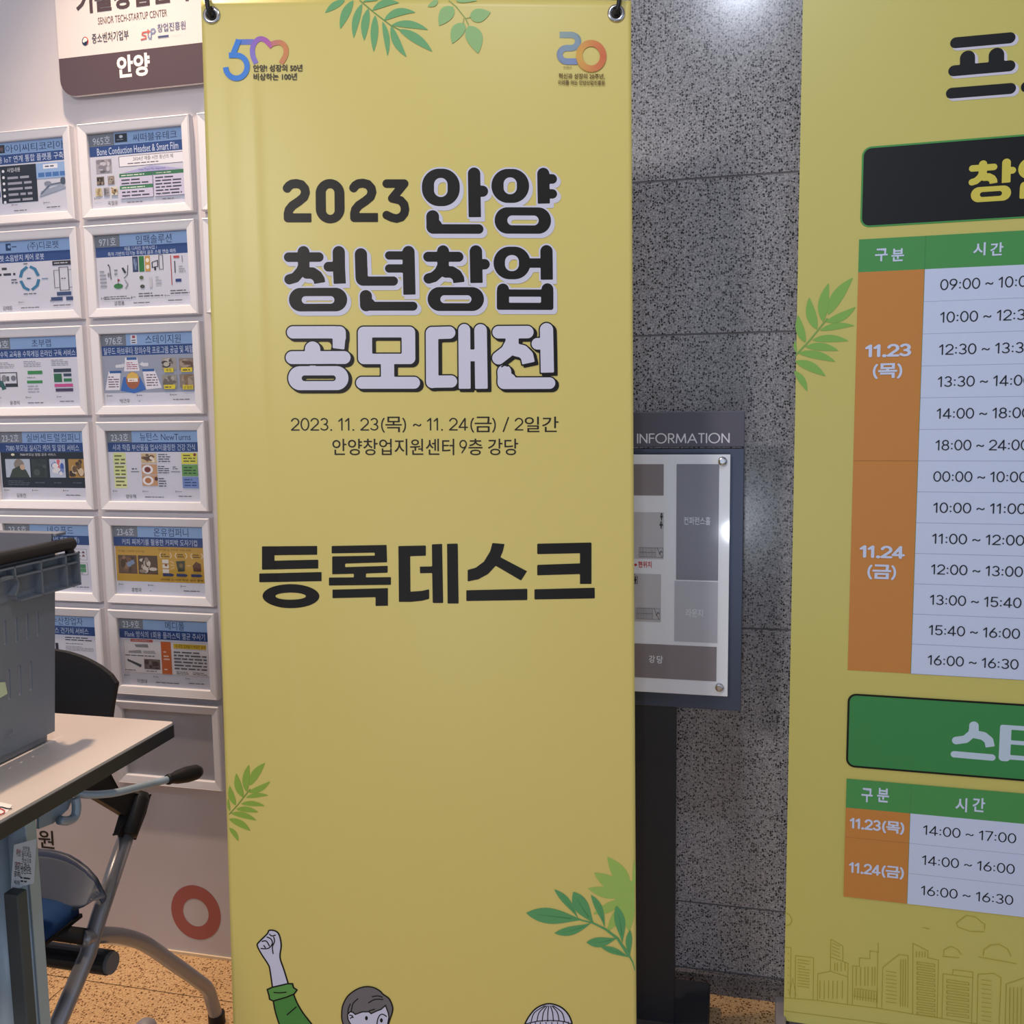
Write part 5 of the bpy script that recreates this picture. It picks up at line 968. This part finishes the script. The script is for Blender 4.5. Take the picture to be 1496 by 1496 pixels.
lk.build('label_sticker', PAPER, dk, label='white instruction sticker with small print on the leg')

# paper on the desk
pc = atz(2, 1184, .7203)
pf = thing('paper_form', 'small white paper with a red pen loop at the desk front edge', 'paper', tuple(pc))
def tzz(x, y, z=.7206): return atz(x, y, z)
c4 = [tzz(-60, 1196), tzz(-30, 1164), tzz(18, 1176), tzz(10, 1187)]; dn = vec(0, 0, .0005)
obj('sheet', [p for p in c4]+[p-dn*.8 for p in c4], [(0, 1, 2, 3), (7, 6, 5, 4), (0, 4, 5, 1), (1, 5, 6, 2), (2, 6, 7, 3), (3, 7, 4, 0)], mat('paper_white', 'f0ece8', .7), pf)
lp = [atz(x, y, .7214) for x, y in ((-12, 1183), (-2, 1181), (6, 1184), (5, 1188), (-2, 1191), (-12, 1193))]
vv, ff = tube(smooth_path(lp, 5), .0006, 6); obj('pen_loop', vv, ff, mat('red_pen', 'c83c38', .5), pf, label='red pen loop')
lp = [atz(x, y, .7214) for x, y in ((-5, 1180), (2, 1179), (10, 1181), (17, 1181.5))]
vv, ff = tube(smooth_path(lp, 5), .0006, 6); obj('pen_line', vv, ff, BLACKP, pf, label='dark pen stroke')

# ------------------------------------------------------------------ crate
CG = mat('grey_crate_plastic', '7d838c', .45, 0, .45, (500, .1)); CGI = mat('grey_crate_inside', '77757c', .5, 0, .4)
cd0 = -.893; cpl = side_plane(cd0); cn1 = cpl.loc(80, 1080)[0]; zc0 = .7205
zr = .985; hgt = zr-zc0
cn0 = cn1-.50; cl = .34
cr = thing('plastic_crate', 'grey ribbed plastic crate with a black stacking bar, standing on the desk', 'crate', tuple(wp(cd0-cl/2, (cn0+cn1)/2, zc0)))
tp = .012    # taper per side over the height
def cw(d, n, z):
    t = (z-zc0)/hgt; dm, nm = cd0-cl/2, (cn0+cn1)/2; kd = 1+tp*2*t/cl; kn = 1+tp*2*t/(cn1-cn0); return wp(dm+(d-dm)*kd, nm+(n-nm)*kn, z)
def cbox(d0, d1, n0, n1, z0, z1): return [cw(d0, n0, z0), cw(d1, n0, z0), cw(d1, n1, z0), cw(d0, n1, z0), cw(d0, n0, z1), cw(d1, n0, z1), cw(d1, n1, z1), cw(d0, n1, z1)], BOXF
th = .003
ew = obj('end_wall', *cbox(cd0-th, cd0, cn0, cn1, zc0+.012, zr-.004), CG, cr)
def slot(o, x, ya, yb_):
    a = cpl.loc(x, ya); b = cpl.loc(x, yb_); r = .0028 if yb_-ya > 42 else .0022; P = rrect(a[0]-r, b[1], a[0]+r, a[1], r*.99, 4)
    vv, ff = prism(P, lambda u, v, of: side_plane(cd0).w(u, v, of), -.03, .03); A = INV[cr.name]; vv = np.array(vv)@A[:3, :3].T+A[:3, 3]
    c = link(bpy.data.objects.new('cut', mesh('cut', vv, ff, None))); c.location = o.location; c.parent = cr
    m = o.modifiers.new('cut', 'BOOLEAN'); m.object = c; m.operation = 'DIFFERENCE'; m.solver = 'EXACT'; return c
cuts = [slot(ew, *q) for q in ((15.5, 901, 939), (31.5, 896, 935), (47, 892, 930), (23, 971, 1017), (39, 965, 1010), (-1, 905, 943), (7, 977, 1023))]
bpy.context.view_layer.update(); dg = bpy.context.evaluated_depsgraph_get(); nm = bpy.data.meshes.new_from_object(ew.evaluated_get(dg)); ew.modifiers.clear(); ew.data = nm
for c in cuts: bpy.data.objects.remove(c)
obj('end_wall', *cbox(cd0-cl, cd0-cl+th, cn0, cn1, zc0+.012, zr-.004), CG, cr)
zw = wall_plane(cn1+tp).loc(60, 779)[1]; obj('side_wall', *cbox(cd0-cl+th, cd0-th, cn1-th, cn1, zc0+.012, zw), CGI, cr); obj('side_wall', *cbox(cd0-cl+th, cd0-th, cn0, cn0+th, zc0+.012, zr-.002), CG, cr)
obj('crate_bottom', *cbox(cd0-cl+.006, cd0-.006, cn0+.006, cn1-.006, zc0, zc0+.014), CG, cr, bevel=.002)
# ribbed rim on the end facing the desk side
RD = .012; rp = side_plane(cd0+tp+RD); 
def rz_(x, y): return rp.loc(x, y)
rn1 = rz_(117.5, 830)[0]; zt1 = rz_(112, 807)[1]; zb1 = rz_(112, 856)[1]; zm1 = rz_(112, 821.5)[1]
def rb_(n0, n1, z0, z1, d0=-.002, d1=RD): return boxd(cd0+tp+d0, cd0+tp+d1, n0, n1, z0, z1)
t_ = .0022
xs = [rz_(x, y)[0] for x, y in ((117, 830), (98, 835), (62, 845), (24, 855))]
rib = [rb_(cn0-.02, rn1, zt1-t_, zt1), rb_(cn0-.02, rn1, zm1-t_/2, zm1+t_/2), rb_(xs[3]+.006, rn1, zb1, zb1+t_), rb_(rn1-t_, rn1, zb1, zt1)]
for x in xs[1:3]: rib.append(rb_(x-t_/2, x+t_/2, zb1, zt1))
rib.append(rb_(xs[3]-t_/2, xs[3]+t_/2, zm1, zt1))
for k_ in range(1, 6): rib.append(rb_(xs[3]-.05*k_-t_/2, xs[3]-.05*k_+t_/2, zm1, zt1))
obj('rim_band', *merge(*rib), CG, cr)
obj('rim_back', *rb_(cn0, rn1-.001, zb1+.001, zt1-.001, -.003, -.0002), CG, cr)
hp = [rp.w(*rz_(x, y), -.004) for x, y in ((-30, 862), (0, 849), (14, 844), (23, 845), (28, 852), (27, 862), (23, 872), (26, 876))]
V = []; Fc = []; sp_ = smooth_path(hp, 6)
for p in sp_: V += [p-DW*.018+NW*0, p+DW*.004, p+DW*.004+Z*.0026-NW*.001, p-DW*.018+Z*.0026-NW*.001]
for i in range(len(sp_)-1):
    for j in range(4): Fc.append((4*i+j, 4*i+(j+1) % 4, 4*i+4+(j+1) % 4, 4*i+4+j))
Fc += [(3, 2, 1, 0), tuple(4*(len(sp_)-1)+j for j in range(4))]
obj('hand_grip', V, Fc, CG, cr, label='curved rib around the hand hole')
# side rim towards the wall, and corner post
obj('side_rim', *boxd(cd0-cl-tp, cd0+tp+.002, cn1+tp, cn1+tp+.020, zw-.004, zw), CG, cr, bevel=.001)
obj('side_rim', *boxd(cd0-cl-tp, cd0+tp+.002, cn0-tp-.02, cn0-tp, zr-.004, zr), CG, cr, bevel=.001)
for k_ in range(7):
    dd = cd0-.01-k_*.05; obj('side_rib', *boxd(dd-.0012, dd+.0012, cn1+tp-.002, cn1+tp+.019, zr-.045, zr-.004), CG, cr)
b0_ = rp.w(*rz_(111, 793), 0); bar_n1 = b0_@NW; zb_ = b0_[2]
bz = rp.loc(110, 794)[1]; bar_n1 = rp.loc(110, 794)[0]
bp = [wp(cd0+tp+.006, cn0-.015, bz), wp(cd0+tp+.006, (cn0+cn1)/2, bz), wp(cd0+tp+.006, bar_n1, bz)]
V = []; Fc = []
r_ = .0085
vv, ff = tube(bp, r_, 12); obj('stacking_bar', vv, ff, BLACKP, cr, smooth=True, label='black stacking bar along the top')
vv, ff = tube([wp(cd0+tp+.006, bar_n1-.006, bz), wp(cd0+tp+.006, bar_n1-.004, zt1-.004)], .006, 10); obj('bar_pivot', vv, ff, BLACKP, cr)
em = font_mesh('쿤', .0, 3); a = np.array(em[0]); mn = a.min(0); w_, h_ = a.max(0)-mn; p0 = cpl.loc(5, 1083); p1 = cpl.loc(19, 1063)
emk = Ink(lambda u, v, o: np.array([cw(cd0, uu, vv_) for uu, vv_ in zip(u, v)])+DW*np.asarray(o)[:, None], .0005)
emk.fit(em, p0[0], p0[1], p1[0], p1[1], '8c9198'); emk.build('embossed_mark', mat('emboss_ink', '8c9198', .5), cr)
tg_ = thing('note_tag', 'pale green paper scrap stuck on the crate side at the frame edge', 'note', tuple(wp(cd0, cn1-.1, .8)))
P = [cpl.loc(*p) for p in ((-14, 998), (-1, 997), (3.5, 1014), (-10, 1022))]
vv, ff = prism(P, lambda u, v, o: np.array([cw(cd0, a_, b_) for a_, b_ in zip(u, v)])+DW*np.asarray(o)[:, None], .0006, .0012); obj('tag_sheet', vv, ff, mat('pale_green_paper', 'd2dcb4', .7), tg_)

# ------------------------------------------------------------------ training chair
CHd = -.955; cp_ = side_plane(CHd); TUB = mat('silver_grey_tube', '9a9ca4', .30, .45); SEATB = mat('blue_fabric', '1f4072', .85, 0, .2, (900, .4)); SHELL = mat('grey_shell', '6e7482', .42, 0, .4)
ch = thing('training_chair', 'chair with black back, blue seat and grey tube frame, behind the desk', 'chair', tuple(wp(CHd-.25, 1.2, 0)))
def c3(x, y, d=CHd): pl2 = side_plane(d); return pl2.w(*pl2.loc(x, y), 0)
CWD = .50
for side in (0, 1):
    sh = -DW*CWD*side
    A_ = [c3(187, 1213)+sh, c3(145, 1338)+sh, c3(128, 1395)+sh, c3(84, 1497)+sh]
    dirn = A_[-1]-A_[-2]; foot = A_[-1]+dirn*((.012-A_[-1][2])/dirn[2])
    vv, ff = tube([A_[0], A_[1], A_[2], A_[3], foot], .0128, 18); obj('front_leg', vv, ff, TUB, ch, smooth=True)
    Bp = [c3(122, 1372)+sh-DW*.001, c3(150, 1366)+sh, c3(180, 1368)+sh, c3(212, 1379)+sh, c3(250, 1405)+sh, c3(285, 1430)+sh, c3(303, 1445)+sh, c3(310, 1465)+sh]
    ft = Bp[-1].copy(); ft[2] = .012; ft = ft+NW*.012
    vv, ff = tube(smooth_path(Bp+[ft], 8), .0122, 18); obj('rear_leg', vv, ff, TUB, ch, smooth=True)
    for e in (foot, ft):
        vv, ff = tube([e*vec(1, 1, 0)+Z*0, e*vec(1, 1, 0)+Z*.02], .0155, 16); obj('glide', vv, ff, BLACKP, ch)
    br = [(150, 1118), (162, 1140), (168, 1151), (178, 1156), (215, 1162), (208, 1188), (195, 1224), (171, 1219), (179, 1192), (134, 1165), (112, 1150)]
    P = [cp_.loc(*p) for p in br]; sd = A_[1]-A_[0]; sd /= np.linalg.norm(sd)
    vv, ff = tube([A_[0]-sd*.062, A_[0]-sd*.05, A_[0]+sd*.004, A_[0]+sd*.008], .0165, 20, [.013, .0172, .0172, .0165]); obj('tube_sleeve', vv, ff, BLACKP, ch, smooth=True)
    vv, ff = prism(P, lambda u, v, o: cp_.w(u, v, o)+sh, -.004, .004); obj('back_bracket', vv, ff, BLACKP, ch, bevel=.003)
hub = c3(150, 1405); vv, ff = tube([hub+DW*.012, hub-DW*(CWD+.02)], .0185, 22); obj('cross_tube', vv, ff, mat('dark_cross_tube', '3c4048', .4, .5), ch, smooth=False)
vv, ff = tube([hub+DW*.018, hub+DW*.011], .0165, 22); obj('end_plug', vv, ff, mat('plug_grey', '6a6e76', .5), ch)
vv, ff = tube([c3(122, 1368), c3(122, 1368)-DW*CWD], .012, 16); obj('cross_rod', vv, ff, BLACKP, ch, smooth=True)
# seat: blue pad in a grey shell turned up at the back
mid = CHd-CWD/2; sw = .455
seat_n1 = c3(131, 1331)@NW+.01; zs = c3(131, 1331)[2]
def grid_solid(fn, nu, nv, th_):
    V = []; Fc = []
    for s_ in (0, 1):
        for j in range(nv):
            for i in range(nu): V.append(fn(i/(nu-1), j/(nv-1))-Z*th_*s_)
    K = nu*nv
    for j in range(nv-1):
        for i in range(nu-1): q = (j*nu+i, j*nu+i+1, (j+1)*nu+i+1, (j+1)*nu+i); Fc += [q, tuple(x+K for x in q[::-1])]
    rim = [i for i in range(nu)]+[j*nu+nu-1 for j in range(1, nv)]+[(nv-1)*nu+i for i in range(nu-2, -1, -1)]+[j*nu for j in range(nv-2, 0, -1)]
    for a_, b_ in zip(rim, rim[1:]+rim[:1]): Fc.append((b_, a_, a_+K, b_+K))
    return V, Fc
def pad(a, b):
    x = (a-.5)*2; n = seat_n1-.42*b; z = zs+.006+.016*(1-abs(x)**4)*(1-abs(2*b-1)**6)-.02*max(0, b-.75)*4*.6
    return wp(mid+x*sw/2*(1-.02*abs(2*b-1)**6), n, z)
vv, ff = grid_solid(pad, 17, 15, .022); obj('seat', vv, ff, SEATB, ch, smooth=True, bevel=0)
def pan(a, b):
    x = (a-.5)*2; n = seat_n1-.42*b; return wp(mid+x*(sw/2+.001), n, zs-.012)
vv, ff = grid_solid(pan, 9, 7, .006); obj('seat_pan', vv, ff, BLACKP, ch)
bkn = seat_n1+.03; SPn = wall_plane(bkn)
sx_r = SPn.loc(171, 1300)[0]; arc_ = [SPn.loc(*p) for p in ((58, 1241), (80, 1241), (105, 1246), (130, 1256), (150, 1270), (163, 1283), (171, 1298))]
hw = sx_r-mid
def shelltop(u):
    x = abs(u-mid)+mid; return float(np.interp(x, [mid]+[p[0] for p in arc_], [arc_[0][1]+.006]+[p[1] for p in arc_]))
def shellf(a, b):
    u = mid+(a-.5)*2*hw; x = abs((a-.5)*2); zt = shelltop(u); zb = zs-.012+.04*x**6; return wp(u, bkn-.03*(1-b)-.03*x**3, zb+(zt-zb)*b)
def sheet(fn, nu, nv, off):
    V = []; Fc = []
    for s_ in (0, 1):
        for j in range(nv):
            for i in range(nu): V.append(fn(i/(nu-1), j/(nv-1))+off*s_)
    K = nu*nv
    for j in range(nv-1):
        for i in range(nu-1): q = (j*nu+i, j*nu+i+1, (j+1)*nu+i+1, (j+1)*nu+i); Fc.extend([q, tuple(x+K for x in q[::-1])])
    rim = [i for i in range(nu)]+[j*nu+nu-1 for j in range(1, nv)]+[(nv-1)*nu+i for i in range(nu-2, -1, -1)]+[j*nu for j in range(nv-2, 0, -1)]
    for a_, b_ in zip(rim, rim[1:]+rim[:1]): Fc.append((b_, a_, a_+K, b_+K))
    return V, Fc
vv, ff = sheet(shellf, 29, 8, NW*.004); obj('seat_shell', vv, ff, SHELL, ch, smooth=True, label='grey plastic shell turned up behind the seat')
def rimf(a, b): p = shellf(a, 1.0); x = abs((a-.5)*2); return p-NW*.002-Z*(1-b)*(.030+.010*x**2)*(1-.85*x**6)-NW*.004*(1-b)
vv, ff = sheet(rimf, 29, 4, NW*.008); obj('shell_lip', vv, ff, mat('slate_lip', '46506a', .4), ch, smooth=True, label='dark slate upper lip of the seat shell')
# backrest
bn = 1.285; bpl = wall_plane(bn)
top = [bpl.loc(*p) for p in ((88.6, 957.7), (110, 962), (127, 967), (145, 973.5), (159, 980.5), (170, 986.5), (175, 990.7), (177.2, 996), (176, 1004), (163.6, 1047.5))]
cx_ = mid; low = [(top[-1][0]-.012, top[-1][1]-.07), (top[-1][0]-.03, top[-1][1]-.10)]
right = top+low; left = [(2*cx_-u, v) for u, v in right[::-1]]
apex = []
P = left+right
def bmap(u, v, o):
    u = np.asarray(u, float); b_ = .045*(((u-cx_)/.25)**2); return bpl.w(u, v, np.asarray(o, float)+b_-.03)
# dense strip build so the curve is smooth
us = np.linspace(right[7][0]-.0005, 2*cx_-right[7][0]+.0005, 41)[::-1]; tu = [p[0] for p in right[:8]]; tv = [p[1] for p in right[:8]]
au = 2*cx_-tu[0]
def topv(u):
    x = abs(u-cx_)+cx_; 
    if x < tu[0]: return tv[0]+(1-((x-cx_)/(tu[0]-cx_))**2)*.004
    return float(np.interp(x, tu, tv))
def botv(u):
    x = abs(u-cx_)+cx_; ub = [low[1][0], low[0][0], top[-1][0], top[-2][0], top[-3][0]]; vb_ = [low[1][1], low[0][1], top[-1][1], top[-2][1], top[-3][1]]
    return low[1][1] if x < low[1][0] else float(np.interp(x, ub, vb_))
V = []; Fc = []; ro = 7
for s_ in (0, -.009):
    for u in us:
        a_, b_ = botv(u), topv(u)
        for j in range(ro): V.append(bmap([u], [a_+(b_-a_)*j/(ro-1)], [s_])[0])
K = len(us)*ro
for i in range(len(us)-1):
    for j in range(ro-1): q = (i*ro+j, (i+1)*ro+j, (i+1)*ro+j+1, i*ro+j+1); Fc += [q, tuple(x+K for x in q[::-1])]
rim = [j for j in range(ro)]+[i*ro+ro-1 for i in range(1, len(us))]+[(len(us)-1)*ro+j for j in range(ro-2, -1, -1)]+[i*ro for i in range(len(us)-2, 0, -1)]
for a_, b_ in zip(rim, rim[1:]+rim[:1]): Fc.append((b_, a_, a_+K, b_+K))
obj('backrest', V, Fc, BLACKP, ch, smooth=False)
for side in (0, 1):
    sgn = 1 if side == 0 else -1; base = c3(150, 1125) if side == 0 else c3(150, 1125)-DW*CWD
    up_ = bmap([cx_+sgn*.19], [low[1][1]+.03], [-.012])[0]
    vv, ff = tube([base, up_], .011, 10); obj('back_support', vv, ff, BLACKP, ch)

cp0 = atz(212, 1490, .030); gc = thing('floor_cap', 'small grey rounded cap on the floor under the chair, at the frame bottom', 'cap', tuple(cp0*vec(1, 1, 0)))
vv, ff = tube([cp0*vec(1, 1, 0)+Z*z_ for z_ in (0, .012, .022, .028, .031)], .02, 24, [.022, .0215, .018, .011, .003]); obj('cap_shell', vv, ff, mat('cap_grey', '8c8a92', .5), gc, smooth=True)
